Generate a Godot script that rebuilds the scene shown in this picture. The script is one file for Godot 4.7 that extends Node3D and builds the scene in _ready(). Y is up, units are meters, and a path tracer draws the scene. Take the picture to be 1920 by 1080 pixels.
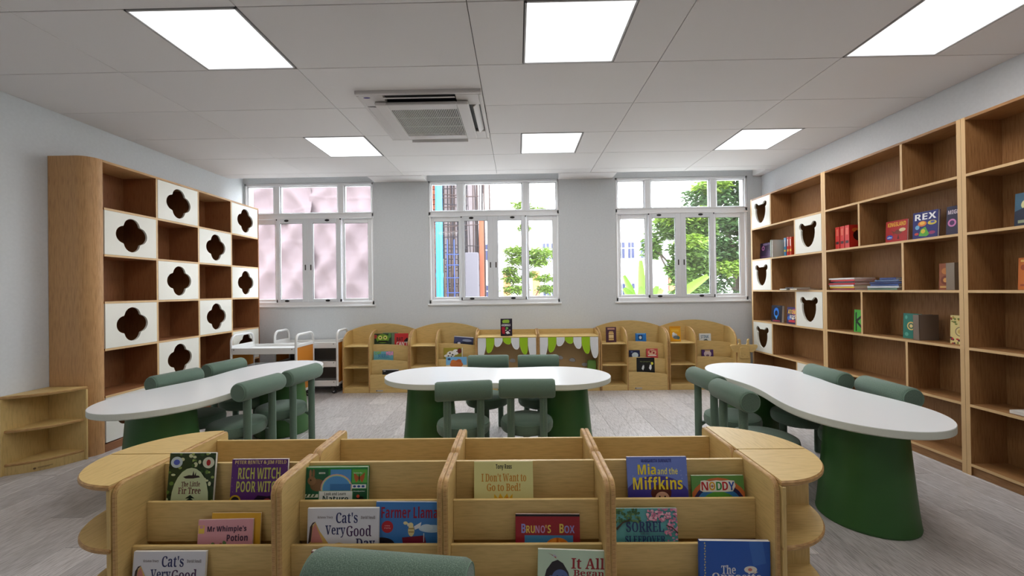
extends Node3D
# Children's reading room. x to the right, y up, depth d runs away from the camera (z = -d). Metres.

const CAM_H := 1.297
const CEIL := 2.797
const XL := -3.75
const XR := 3.319
const DW := 5.58      # inner face of the window wall
const DE := 5.29      # edge of the suspended ceiling in front of the windows
const DF := -2.6      # wall behind the camera

var M := {}
var taken := {}
var rng := RandomNumberGenerator.new()


func _ready():
	# ---- camera
	var cam := Camera3D.new()
	cam.name = "camera"
	cam.fov = rad_to_deg(2.0 * atan(540.0 / 768.995))
	cam.near = 0.02
	cam.far = 200.0
	add_child(cam)
	cam.transform = Transform3D(Basis(Vector3(0.99983, -0.01328, -0.01298), Vector3(0.01335, 0.9999, 0.0047), Vector3(0.01292, -0.00487, 0.9999)).orthonormalized(), Vector3(0, CAM_H, 0))
	cam.current = true
	# ---- sky and exposure
	var env := Environment.new()
	env.background_mode = Environment.BG_SKY
	var sm := ProceduralSkyMaterial.new()
	sm.sky_top_color = Color(0.93, 0.965, 1.0)
	sm.sky_horizon_color = Color(1, 1, 1)
	sm.ground_horizon_color = Color(0.72, 0.74, 0.73)
	sm.ground_bottom_color = Color(0.5, 0.5, 0.48)
	sm.energy_multiplier = SKY_ENERGY
	sm.sun_angle_max = 0.0
	var sky := Sky.new()
	sky.sky_material = sm
	env.sky = sky
	env.ambient_light_source = Environment.AMBIENT_SOURCE_DISABLED
	env.tonemap_mode = Environment.TONE_MAPPER_LINEAR
	env.tonemap_exposure = EXPOSURE
	env.sdfgi_enabled = true
	env.ssao_enabled = true
	env.ssil_enabled = true
	var we := WorldEnvironment.new()
	we.name = "world_environment"
	we.environment = env
	add_child(we)
	rng.seed = 7
	make_materials()
	build_room()
	build_ceiling()
	build_windows()
	build_outside()
	build_quatrefoil_bookcase()
	build_wall_bookcases()
	build_tables()
	build_chairs()
	build_front_displays()
	build_back_displays()
	build_theatres()
	build_corner_shelf()
	build_trolleys()
	build_giraffe()
	build_front_books()
	build_back_books()
	build_shelf_books()

const SKY_ENERGY := 12.5
const EXPOSURE := 1.12
const PANEL_ENERGY := 2.3

# ------------------------------------------------------------------ naming
func numbered(called: String, parent: Node) -> String:
	var k = str(parent.get_instance_id()) + "/" + called
	var n = taken.get(k, 0)
	taken[k] = n + 1
	return called if n == 0 else "%s_%03d" % [called, n]


func tag(o: Node, label: String, category := "", group := "", kind := ""):
	if label != "": o.set_meta("label", label)
	if category != "": o.set_meta("category", category)
	if group != "": o.set_meta("group", group)
	if kind != "": o.set_meta("kind", kind)
	return o


func thing(called: String, label: String, category: String, at := Vector3.ZERO, turn := 0.0, group := "") -> Node3D:
	var o := Node3D.new()
	o.name = numbered(called, self)
	add_child(o, true)
	o.position = at
	o.rotation.y = turn
	tag(o, label, category, group)
	return o


func obj(called: String, g: G, m: Material, parent: Node = self) -> MeshInstance3D:
	var o := MeshInstance3D.new()
	o.name = numbered(called, parent)
	o.mesh = g.done()
	o.material_override = m
	o.cast_shadow = GeometryInstance3D.SHADOW_CASTING_SETTING_ON
	parent.add_child(o, true)
	return o


func shared(called: String, mesh: Mesh, m: Material, parent: Node, at := Vector3.ZERO) -> MeshInstance3D:
	var o := MeshInstance3D.new()
	o.name = numbered(called, parent)
	o.mesh = mesh
	o.material_override = m
	o.position = at
	parent.add_child(o, true)
	return o


func copy(o: Node3D, at: Vector3, turn: float, label: String, group := "") -> Node3D:
	var c: Node3D = o.duplicate()
	var base_name: String = o.name
	c.name = numbered(base_name, self)
	add_child(c, true)
	c.position = at
	c.rotation.y = turn
	tag(c, label, "", group)
	return c


func P(x: float, y: float, d: float) -> Vector3:
	return Vector3(x, y, -d)


# ------------------------------------------------------------------ geometry collector
class G:
	var st := SurfaceTool.new()
	var col := Color.WHITE
	var n := 0

	func _init():
		st.begin(Mesh.PRIMITIVE_TRIANGLES)

	func t(a: Vector3, b: Vector3, c: Vector3, g := -1):   # counter-clockwise seen from outside
		st.set_smooth_group(g)
		st.set_color(col)
		st.add_vertex(a); st.add_vertex(c); st.add_vertex(b)
		n += 1

	func q(a, b, c, d, g := -1):
		t(a, b, c, g); t(a, c, d, g)

	func out_t(o: Vector3, a: Vector3, b: Vector3, c: Vector3):
		if (b - a).cross(c - a).dot((a + b + c) / 3.0 - o) < 0: t(a, c, b)
		else: t(a, b, c)

	func out_q(o: Vector3, a, b, c, d):
		if (b - a).cross(c - a).dot((a + b + c + d) / 4.0 - o) < 0: q(a, d, c, b)
		else: q(a, b, c, d)

	func box(lo: Vector3, hi: Vector3, bev := 0.0, xf := Transform3D.IDENTITY) -> G:
		var a := Vector3(minf(lo.x, hi.x), minf(lo.y, hi.y), minf(lo.z, hi.z))
		var b := Vector3(maxf(lo.x, hi.x), maxf(lo.y, hi.y), maxf(lo.z, hi.z))
		var s := b - a
		bev = minf(bev, minf(s.x, minf(s.y, s.z)) * 0.45)
		var o := xf * ((a + b) / 2)
		var p := func(sx, sy, sz, ax):
			var v := Vector3(b.x if sx > 0 else a.x, b.y if sy > 0 else a.y, b.z if sz > 0 else a.z)
			if ax != 0: v.x -= sx * bev
			if ax != 1: v.y -= sy * bev
			if ax != 2: v.z -= sz * bev
			return xf * v
		for ax in 3:
			for s1 in [-1, 1]:
				var c := []
				for uv in [[-1, -1], [1, -1], [1, 1], [-1, 1]]:
					var k := [uv[0], uv[1]]
					k.insert(ax, s1)
					c.append(p.call(k[0], k[1], k[2], ax))
				out_q(o, c[0], c[1], c[2], c[3])
		if bev > 0.0:
			for ax in 3:
				for s1 in [-1, 1]:
					for s2 in [-1, 1]:
						var c := []
						for e in [[-1, 0], [1, 0], [1, 1], [-1, 1]]:
							var k := [s1, s2]
							k.insert(ax, e[0])
							var f: int = (ax + 1) % 3 if e[1] == 0 else (ax + 2) % 3
							c.append(p.call(k[0], k[1], k[2], f))
						out_q(o, c[0], c[1], c[2], c[3])
			for sx in [-1, 1]:
				for sy in [-1, 1]:
					for sz in [-1, 1]:
						out_t(o, p.call(sx, sy, sz, 0), p.call(sx, sy, sz, 1), p.call(sx, sy, sz, 2))
		return self

	# polygon in the xf's x-y plane pushed along its z from z0 to z1
	func prism(poly: PackedVector2Array, z0: float, z1: float, bev := 0.0, xf := Transform3D.IDENTITY, smooth := false) -> G:
		var pts := poly.duplicate()
		if Geometry2D.is_polygon_clockwise(pts): pts.reverse()
		var m := pts.size()
		var ins := PackedVector2Array()
		for i in m:
			var e1 := (pts[i] - pts[(i + m - 1) % m]).normalized()
			var e2 := (pts[(i + 1) % m] - pts[i]).normalized()
			var n1 := Vector2(-e1.y, e1.x)
			var n2 := Vector2(-e2.y, e2.x)
			var mid := (n1 + n2).normalized()
			ins.append(pts[i] + mid * bev / maxf(0.35, mid.dot(n1)))
		var tri := Geometry2D.triangulate_polygon(ins)
		if tri.is_empty(): tri = Geometry2D.triangulate_polygon(pts)
		for i in range(0, tri.size(), 3):
			var a := ins[tri[i]]
			var b := ins[tri[i + 1]]
			var c := ins[tri[i + 2]]
			if (b - a).cross(c - a) < 0:
				var h := b
				b = c
				c = h
			t(xf * Vector3(a.x, a.y, z1), xf * Vector3(b.x, b.y, z1), xf * Vector3(c.x, c.y, z1))
			t(xf * Vector3(a.x, a.y, z0), xf * Vector3(c.x, c.y, z0), xf * Vector3(b.x, b.y, z0))
		var sg := 3 if smooth else -1
		for i in m:
			var j := (i + 1) % m
			var a := pts[i]
			var b := pts[j]
			q(xf * Vector3(a.x, a.y, z0 + bev), xf * Vector3(b.x, b.y, z0 + bev), xf * Vector3(b.x, b.y, z1 - bev), xf * Vector3(a.x, a.y, z1 - bev), sg)
			if bev > 0.0:
				var c := ins[i]
				var e := ins[j]
				q(xf * Vector3(a.x, a.y, z1 - bev), xf * Vector3(b.x, b.y, z1 - bev), xf * Vector3(e.x, e.y, z1), xf * Vector3(c.x, c.y, z1), sg)
				q(xf * Vector3(c.x, c.y, z0), xf * Vector3(e.x, e.y, z0), xf * Vector3(b.x, b.y, z0 + bev), xf * Vector3(a.x, a.y, z0 + bev), sg)
		return self

	# profile of (radius, height) turned about xf's y
	func lathe(prof: Array, segs: int, xf := Transform3D.IDENTITY, crease := false) -> G:
		for i in prof.size() - 1:
			var p: Vector2 = prof[i]
			var r: Vector2 = prof[i + 1]
			var g := 10 + i if crease else 5
			for k in segs:
				var a0 := TAU * k / segs
				var a1 := TAU * (k + 1) / segs
				var A := xf * Vector3(cos(a0) * p.x, p.y, -sin(a0) * p.x)
				var B := xf * Vector3(cos(a1) * p.x, p.y, -sin(a1) * p.x)
				var C := xf * Vector3(cos(a1) * r.x, r.y, -sin(a1) * r.x)
				var D := xf * Vector3(cos(a0) * r.x, r.y, -sin(a0) * r.x)
				if p.x > 1e-5: t(A, B, C, g)
				if r.x > 1e-5: t(A, C, D, g)
		return self

	func tube(path: Array, rad: float, segs := 8) -> G:
		var rings := []
		var up := Vector3.UP
		for i in path.size():
			var dir: Vector3 = (path[mini(i + 1, path.size() - 1)] - path[maxi(i - 1, 0)]).normalized()
			if i == 0 and absf(dir.dot(up)) > 0.9: up = Vector3.RIGHT
			var side := dir.cross(up).normalized()
			up = side.cross(dir).normalized()
			var ring := []
			for k in segs:
				var an := TAU * k / segs
				ring.append(path[i] + (side * cos(an) + up * sin(an)) * rad)
			rings.append(ring)
		for i in path.size() - 1:
			for k in segs:
				var l := (k + 1) % segs
				var o: Vector3 = (path[i] + path[i + 1]) / 2
				var a: Vector3 = rings[i][k]
				var b: Vector3 = rings[i][l]
				var c: Vector3 = rings[i + 1][l]
				var d: Vector3 = rings[i + 1][k]
				if (b - a).cross(c - a).dot((a + b + c + d) / 4.0 - o) < 0: q(a, d, c, b, 2)
				else: q(a, b, c, d, 2)
		for e in [0, path.size() - 1]:
			var o: Vector3 = (path[0] + path[path.size() - 1]) / 2 if path.size() == 2 else path[1 if e == 0 else e - 1]
			for k in segs:
				out_t(o, path[e], rings[e][k], rings[e][(k + 1) % segs])
		return self

	func done() -> ArrayMesh:
		st.generate_normals()
		return st.commit()


func XF(o: Vector3, bx: Vector3, by: Vector3, bz: Vector3) -> Transform3D:
	return Transform3D(Basis(bx, by, bz), o)


func flat_up(at := Vector3.ZERO) -> Transform3D:      # plan polygon (x, depth) pushed upwards
	return XF(at, Vector3(1, 0, 0), Vector3(0, 0, -1), Vector3(0, 1, 0))


func sideways(at := Vector3.ZERO) -> Transform3D:     # profile (z, y) pushed along x
	return XF(at, Vector3(0, 0, 1), Vector3(0, 1, 0), Vector3(-1, 0, 0))


func arc(c: Vector2, r: Vector2, a0: float, a1: float, n: int) -> PackedVector2Array:
	var o := PackedVector2Array()
	for i in n + 1:
		var a := deg_to_rad(lerpf(a0, a1, float(i) / n))
		o.append(c + Vector2(cos(a) * r.x, sin(a) * r.y))
	return o


func poly(list: Array) -> PackedVector2Array:
	var o := PackedVector2Array()
	for i in range(0, list.size(), 2): o.append(Vector2(list[i], list[i + 1]))
	return o


func rounded(x0, y0, x1, y1, r, n := 5) -> PackedVector2Array:
	var o := PackedVector2Array()
	o.append_array(arc(Vector2(x1 - r, y0 + r), Vector2(r, r), -90, 0, n))
	o.append_array(arc(Vector2(x1 - r, y1 - r), Vector2(r, r), 0, 90, n))
	o.append_array(arc(Vector2(x0 + r, y1 - r), Vector2(r, r), 90, 180, n))
	o.append_array(arc(Vector2(x0 + r, y0 + r), Vector2(r, r), 180, 270, n))
	return o


# ------------------------------------------------------------------ materials
func noise_tex(seed_: int, freq: float, ramp: Array, size := 512, octaves := 4, kind := FastNoiseLite.TYPE_SIMPLEX_SMOOTH) -> NoiseTexture2D:
	var f := FastNoiseLite.new()
	f.seed = seed_
	f.noise_type = kind
	f.frequency = freq
	f.fractal_octaves = octaves
	var g := Gradient.new()
	g.offsets = PackedFloat32Array()
	g.colors = PackedColorArray()
	var offs := PackedFloat32Array()
	var cols := PackedColorArray()
	for i in ramp.size():
		offs.append(float(i) / (ramp.size() - 1))
		cols.append(ramp[i])
	g.offsets = offs
	g.colors = cols
	var t := NoiseTexture2D.new()
	t.width = size
	t.height = size
	t.seamless = true
	t.noise = f
	t.color_ramp = g
	t.generate_mipmaps = false
	return t


func mat(c: Color, rough := 0.6, metal := 0.0) -> StandardMaterial3D:
	var m := StandardMaterial3D.new()
	m.albedo_color = c
	m.roughness = rough
	m.metallic = metal
	return m


func wood(tex: Texture2D, tint: Color, scale: Vector3, rough: float, off := Vector3.ZERO, rough_tex: Texture2D = null) -> StandardMaterial3D:
	var m := mat(tint, rough)
	m.albedo_texture = tex
	m.uv1_triplanar = true
	m.uv1_scale = scale
	m.uv1_offset = off
	m.uv1_triplanar_sharpness = 8.0
	if rough_tex: m.roughness_texture = rough_tex
	return m


func c8(r, g, b) -> Color:
	return Color(r / 255.0, g / 255.0, b / 255.0)


var flat_cache := {}
func paint(c: Color, rough := 0.45) -> StandardMaterial3D:
	var k := c.to_html() + str(rough)
	if not flat_cache.has(k): flat_cache[k] = mat(c, rough)
	return flat_cache[k]


func make_materials():
	var birch := noise_tex(3, 0.02, [c8(192, 165, 110), c8(208, 181, 122), c8(216, 189, 130), c8(201, 174, 116)], 512, 5)
	M.birch_x = wood(birch, c8(255, 250, 240), Vector3(0.7, 7, 7), 0.42)
	M.birch_y = wood(birch, c8(255, 250, 240), Vector3(7, 0.7, 7), 0.42)
	M.birch_z = wood(birch, c8(255, 250, 240), Vector3(7, 7, 0.7), 0.42)
	var edge := noise_tex(5, 0.03, [c8(146, 106, 58), c8(186, 144, 90), c8(210, 172, 116)], 256, 4)
	M.ply = wood(edge, Color.WHITE, Vector3(3, 30, 3), 0.45)
	M.ply_side = wood(edge, Color.WHITE, Vector3(40, 3, 3), 0.45)
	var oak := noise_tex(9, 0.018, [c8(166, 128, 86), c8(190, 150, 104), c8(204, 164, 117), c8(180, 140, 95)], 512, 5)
	M.oak_shaded_y = wood(oak, c8(194, 164, 150), Vector3(9, 0.6, 9), 0.5)  # same oak, darkened: the shade inside the bookcase is put into the tint
	M.oak_shaded_z = wood(oak, c8(194, 164, 150), Vector3(9, 9, 0.6), 0.5)
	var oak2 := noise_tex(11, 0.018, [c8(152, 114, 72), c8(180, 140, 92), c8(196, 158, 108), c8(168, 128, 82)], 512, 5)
	M.oakr_shaded_y = wood(oak2, c8(212, 196, 184), Vector3(9, 0.6, 9), 0.5)  # tint darkened to carry the shade of the shelf interiors
	M.oakr_shaded_z = wood(oak2, c8(212, 196, 184), Vector3(9, 9, 0.6), 0.5)
	M.oak_out = wood(oak, c8(255, 246, 234), Vector3(9, 0.6, 9), 0.45)  # same oak, left lighter for the outer end that the room lights
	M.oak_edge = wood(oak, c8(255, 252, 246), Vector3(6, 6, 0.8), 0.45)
	M.lit_edge = mat(c8(214, 178, 128), 0.45)  # paler oak colour: room light painted on the bookcases' front edges
	var felt := noise_tex(21, 0.07, [c8(62, 84, 72), c8(86, 109, 94), c8(102, 125, 110), c8(142, 162, 147)], 512, 4)
	M.fabric = wood(felt, c8(250, 250, 248), Vector3(6, 6, 6), 0.95)
	M.fabric.rim_enabled = true
	M.fabric.rim = 0.5
	M.fabric.rim_tint = 0.5
	M.fabric.heightmap_enabled = true
	M.fabric.heightmap_texture = noise_tex(22, 0.25, [Color.BLACK, Color.WHITE], 256, 2)
	M.fabric.heightmap_scale = 0.12
	M.piping = mat(c8(110, 136, 118), 0.9)
	M.table_white = mat(c8(236, 238, 240), 0.28)
	M.table_edge = mat(c8(214, 217, 205), 0.45)
	M.green = mat(c8(46, 92, 38), 0.45)
	var wallt := noise_tex(31, 0.08, [c8(212, 216, 219), c8(218, 222, 225)], 256, 3)
	M.wall = wood(wallt, Color.WHITE, Vector3(1.5, 1.5, 1.5), 0.75)
	M.wall.uv1_world_triplanar = true
	M.tile = mat(c8(226, 223, 222), 0.85)
	M.tile2 = mat(c8(223, 220, 219), 0.85)
	M.dark_gap = mat(c8(70, 68, 66), 0.9)
	M.white_panel = mat(c8(232, 230, 219), 0.4)
	M.upvc = mat(c8(240, 241, 243), 0.35)
	M.upvc_grey = mat(c8(226, 229, 234), 0.35)
	M.metal_white = mat(c8(232, 232, 230), 0.35)
	M.black = mat(c8(26, 26, 28), 0.5)
	M.dark = mat(c8(58, 54, 50), 0.6)
	M.chrome = mat(c8(200, 200, 205), 0.2, 0.9)
	M.orange = mat(c8(206, 128, 38), 0.5)
	M.ac = mat(c8(208, 204, 202), 0.5)
	M.ac_grey = mat(c8(176, 174, 174), 0.5)
	M.pages = mat(c8(226, 222, 212), 0.8)
	M.glass = mat(Color(1, 1, 1, 0.04), 0.02)
	M.glass.metallic_specular = 0.2
	M.glass.transparency = BaseMaterial3D.TRANSPARENCY_ALPHA
	M.print = mat(Color.WHITE, 0.38)
	M.print.vertex_color_use_as_albedo = true
	M.print.vertex_color_is_srgb = true
	M.lamp = mat(c8(250, 252, 255), 0.4)
	M.lamp.emission_enabled = true
	M.lamp.emission = c8(250, 252, 255)
	M.lamp.emission_energy_multiplier = 1.15
	M.planks = []
	var pl := noise_tex(41, 0.02, [c8(136, 129, 127), c8(166, 160, 158), c8(188, 183, 182), c8(204, 199, 199), c8(172, 166, 164)], 1024, 6)
	var rt := noise_tex(42, 0.03, [Color(0.42, 0.42, 0.42), Color(0.62, 0.62, 0.62)], 512, 4)
	for i in 8:
		var tone := 0.93 + 0.13 * fmod(i * 0.382, 1.0)
		var m := wood(pl, Color(tone, tone * 0.995, tone * 0.985), Vector3(5.0, 5.0, 0.45), 0.68, Vector3(i * 0.37, 0.1 * i, i * 0.19), rt)
		M.planks.append(m)


# ------------------------------------------------------------------ room shell
func struct_node(called: String, label: String) -> Node3D:
	var o := Node3D.new()
	o.name = numbered(called, self)
	add_child(o, true)
	tag(o, label, "", "", "structure")
	return o


func build_room():
	var fl := obj("floor", G.new().box(P(XL - 0.2, -0.2, DF - 0.2), P(XR + 0.2, -0.006, DW + 0.2)), M.planks[0])
	tag(fl, "grey wood-look plank floor running towards the windows", "floor", "", "structure")
	# planks laid along the depth, 0.2 x 1.22
	var shapes := {}
	var col := 0
	var x := XL
	while x < XR - 0.01:
		var w := minf(0.2, XR - x)
		var d := -2.42 + fmod(col * 0.47, 1.22)
		while d < DW:
			var d0 := maxf(d, 1.0)
			var d1 := minf(d + 1.22, DW)
			if d1 - d0 > 0.03:
				var key := "%.2f %.2f" % [w, d1 - d0]
				if not shapes.has(key):
					shapes[key] = G.new().box(Vector3(-w / 2 + 0.0008, -0.006, -(d1 - d0) / 2 + 0.0008), Vector3(w / 2 - 0.0008, 0, (d1 - d0) / 2 - 0.0008), 0.0016).done()
				shared("plank", shapes[key], M.planks[rng.randi() % 8], fl, P(x + w / 2, 0, (d0 + d1) / 2))
			d += 1.22
		x += 0.2
		col += 1
	var back := G.new().box(P(XL - 0.2, -0.006, DF - 0.2), P(XR + 0.2, 0, 1.0))
	obj("plank_field", back, M.planks[3], fl)
	tag(fl.get_node("plank_field"), "", "", "", "stuff")

	var wl := obj("wall_left", G.new().box(P(XL - 0.2, 0, DF - 0.2), P(XL, 3.1, DW + 0.2)), M.wall)
	tag(wl, "plain pale wall behind the quatrefoil bookcase", "wall", "", "structure")
	var wr := obj("wall_right", G.new().box(P(XR, 0, DF - 0.2), P(XR + 0.2, 3.1, DW + 0.2)), M.wall)
	tag(wr, "plain pale wall behind the long open bookcases", "wall", "", "structure")
	var wf := obj("wall_front", G.new().box(P(XL, 0, DF - 0.2), P(XR, 3.1, DF)), M.wall)
	tag(wf, "plain pale wall closing the room opposite the windows", "wall", "", "structure")
	var g := G.new()
	var xs := [XL, -3.735, -1.955, -1.2, 0.58, 1.345, 3.125, XR]
	g.box(P(XL, 0, DW), P(XR, 1.12, DW + 0.2))
	g.box(P(XL, 2.80, DW), P(XR, 3.1, DW + 0.2))
	for i in [0, 2, 4, 6]:
		g.box(P(xs[i], 1.12, DW), P(xs[i + 1], 2.80, DW + 0.2))
	var wb := obj("wall_back", g, M.wall)
	tag(wb, "pale wall with three window openings and two piers", "wall", "", "structure")


func build_ceiling():
	var cl := obj("ceiling", G.new().box(P(XL, CEIL + 0.012, DF), P(XR, CEIL + 0.15, DE)), M.dark_gap)
	tag(cl, "suspended ceiling of large off-white tiles with thin joints", "ceiling", "", "structure")
	obj("roof_slab", G.new().box(P(XL - 0.2, 3.0, DF - 0.2), P(XR + 0.2, 3.2, DW + 0.2)), M.tile, cl)
	# pieces that reach the wall over the piers, and the edge trim in front of the window slots
	for pr in [[-1.93, -1.215], [0.575, 1.305], [3.2, XR]]:
		obj("tile", G.new().box(P(pr[0], CEIL - 0.004, DE), P(pr[1], 3.0, DW)), M.tile, cl)
	tag(obj("edge_trim", G.new().box(P(XL, CEIL, DE - 0.012), P(XR, 3.0, DE + 0.004)), M.tile, cl), "plain edge facing the window slots")
	var xs := [XL, -2.654, -1.4525, -0.2446, 0.957, 2.157, XR]
	var ds := []
	for i in range(-8, 5): ds.append(2.7208 + 0.6 * i)
	ds.append(DE - 0.012)
	var lamps_d := [-1.4792, 0.3208, 2.1208, 3.9208]
	var pieces := 0
	for j in ds.size() - 1:
		var d0: float = ds[j]
		var d1: float = ds[j + 1]
		if d0 < 1.5: continue
		for i in xs.size() - 1:
			var spans := [[xs[i], xs[i + 1]]]
			for ld in lamps_d:
				if absf(d0 - ld) < 0.02:
					if i == 1: spans = [[xs[1], -2.055]]
					if i == 3: spans = [[xs[3], 0.056], [0.656, xs[4]]]
					if i == 5: spans = [[2.760, xs[6]]]
			if d0 > 2.9 and d0 < 3.9 and i == 2:
				spans = [[xs[2], -1.19]] if d0 < 3.4 else [[xs[2], -1.19]]
			for s in spans:
				obj("tile", G.new().box(P(s[0] + 0.0022, CEIL, d0 + 0.0022), P(s[1] - 0.0022, CEIL + 0.011, d1 - 0.0022), 0.0015), M.tile if (i + j) % 3 else M.tile2, cl)
	for lx in [[XL, -2.06], [-1.445, 0.052], [0.66, 2.153], [2.765, XR]]:
		tag(obj("tile_field", G.new().box(P(lx[0], CEIL, DF), P(lx[1], CEIL + 0.011, 1.5186)), M.tile, cl), "", "", "", "stuff")
	for ld in [[-2.6, 0.315], [0.925, 1.5186]]:
		for lx in [[-2.06, -1.445], [0.052, 0.66], [2.153, 2.765]]:
			tag(obj("tile_field", G.new().box(P(lx[0], CEIL, ld[0]), P(lx[1], CEIL + 0.011, ld[1])), M.tile, cl), "", "", "", "stuff")
	# ---- lay-in light panels
	var lab := {
		"0/2": "large ceiling light panel above the quatrefoil bookcase, front row", "1/2": "large ceiling light panel in the middle of the front row",
		"2/2": "large ceiling light panel cut by the frame above the open bookcases", "0/3": "small-looking ceiling light panel beside the air conditioner, back row",
		"1/3": "ceiling light panel in the back row, before the middle window", "2/3": "ceiling light panel in the back row, nearest the bear bookcase"}
	for i in 3:
		for j in [1, 2, 3]:
			var x0: float = [-2.052, 0.059, 2.160][i]
			var d0: float = lamps_d[j] + 0.004
			var c := P(x0 + 0.297, CEIL, d0 + 0.296)
			var t := thing("ceiling_light", lab.get("%d/%d" % [i, j], ["ceiling light panel over the viewer, above the left table's side", "ceiling light panel over the viewer, in the middle of the room", "ceiling light panel over the viewer, on the open bookcases' side"][i]), "ceiling light", c, 0, "square LED ceiling panels")
			var fr := G.new()
			var h := 0.296
			for s in [-1, 1]:
				fr.box(Vector3(s * h, -0.003, -h), Vector3(s * (h - 0.011), 0.009, h), 0.001)
				fr.box(Vector3(-h, -0.003, s * h), Vector3(h, 0.009, s * (h - 0.011)), 0.001)
			obj("frame", fr, M.ac_grey, t)
			obj("diffuser", G.new().box(Vector3(-h + 0.011, 0.002, -h + 0.011), Vector3(h - 0.011, 0.008, h - 0.011)), M.lamp, t)
			var al := AreaLight3D.new()
			al.name = "panel_light"
			al.area_size = Vector2(0.56, 0.56)
			al.light_color = Color(1.0, 0.985, 0.965)
			al.light_energy = PANEL_ENERGY
			al.area_normalize_energy = false
			al.area_range = 14.0
			al.area_attenuation = 2.0
			al.shadow_enabled = true
			al.rotation_degrees.x = -90
			al.position = Vector3(0, -0.002, 0)
			t.add_child(al)
	# ---- ceiling cassette
	var ac := thing("air_conditioner", "white ceiling cassette air conditioner with a slatted grille", "air conditioner", P(-0.722, CEIL, 3.51))
	var H := 0.475
	var I := 0.362
	var pl := G.new()
	pl.box(Vector3(-H, -0.028, H), Vector3(H, 0.006, I + 0.085), 0.006)
	pl.box(Vector3(-H, -0.028, -H), Vector3(H, 0.006, -I - 0.085), 0.006)
	pl.box(Vector3(-H, -0.028, -I - 0.085), Vector3(-I - 0.085, 0.006, I + 0.085), 0.006)
	pl.box(Vector3(H, -0.028, -I - 0.085), Vector3(I + 0.085, 0.006, I + 0.085), 0.006)
	for sx in [-1, 1]:
		for sz in [-1, 1]:
			pl.box(Vector3(sx * (I + 0.086), -0.028, sz * (I + 0.086)), Vector3(sx * (I - 0.09), 0.006, sz * (I - 0.09)), 0.004)
	obj("fascia", pl, M.ac, ac)
	obj("duct", G.new().box(Vector3(-I - 0.088, -0.006, -I - 0.088), Vector3(I + 0.088, 0.006, I + 0.088)), M.black, ac)
	for s in [[0, 1], [0, -1], [1, 0], [-1, 0]]:
		var fl := G.new()
		var xf := XF(Vector3(s[0] * (I + 0.045), -0.03, s[1] * (I + 0.045)), Vector3(s[1], 0, -s[0]) if s[0] == 0 else Vector3(0, 0, 1), Vector3(0, 1, 0), Vector3(s[0], 0, s[1]))
		var tilt: float = {"01": 0.35, "0-1": 1.15, "10": -0.7, "-10": -0.03}["%d%d" % s]
		var w0: float = {"01": 0.004, "0-1": -0.012, "10": -0.022, "-10": -0.036}["%d%d" % s]
		if s[1] == -1: xf.origin.y = -0.034
		xf.basis = xf.basis * Basis(Vector3.RIGHT, tilt)
		fl.box(Vector3(-0.27, -0.004, w0), Vector3(0.27, 0.003, 0.037), 0.003, xf)
		obj("louver", fl, M.ac, ac)
	var pan := G.new()
	var K := 0.27
	for s in [-1, 1]:
		pan.box(Vector3(s * I, -0.062, -I), Vector3(s * K, -0.036, I), 0.005)
		pan.box(Vector3(-K, -0.062, s * I), Vector3(K, -0.036, s * K), 0.005)
	var pm := obj("grille_panel", pan, M.ac, ac)
	obj("filter", G.new().box(Vector3(-I + 0.03, -0.04, -I + 0.03), Vector3(I - 0.03, -0.006, I - 0.03)), M.black, ac)
	var bars := G.new()
	for k in 37:
		var bx := -K + (k + 0.5) * 2 * K / 37
		bars.box(Vector3(bx - 0.003, -0.06, -K), Vector3(bx + 0.003, -0.05, K), 0.001)
	for k in 2:
		bars.box(Vector3(-K, -0.05, -0.09 + k * 0.18 - 0.002), Vector3(K, -0.046, -0.09 + k * 0.18 + 0.002))
	obj("grille", bars, M.ac, pm)
	var lg := G.new().prism(arc(Vector2.ZERO, Vector2(0.026, 0.0105), 0, 345, 23), 0, 0.0012, 0, XF(Vector3(-H + 0.075, -0.0282, H - 0.055), Vector3(1, 0, 0), Vector3(0, 0, -1), Vector3(0, -1, 0)))
	tag(obj("logo", lg, paint(c8(40, 36, 120)), ac), "small dark blue oval badge")


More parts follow.
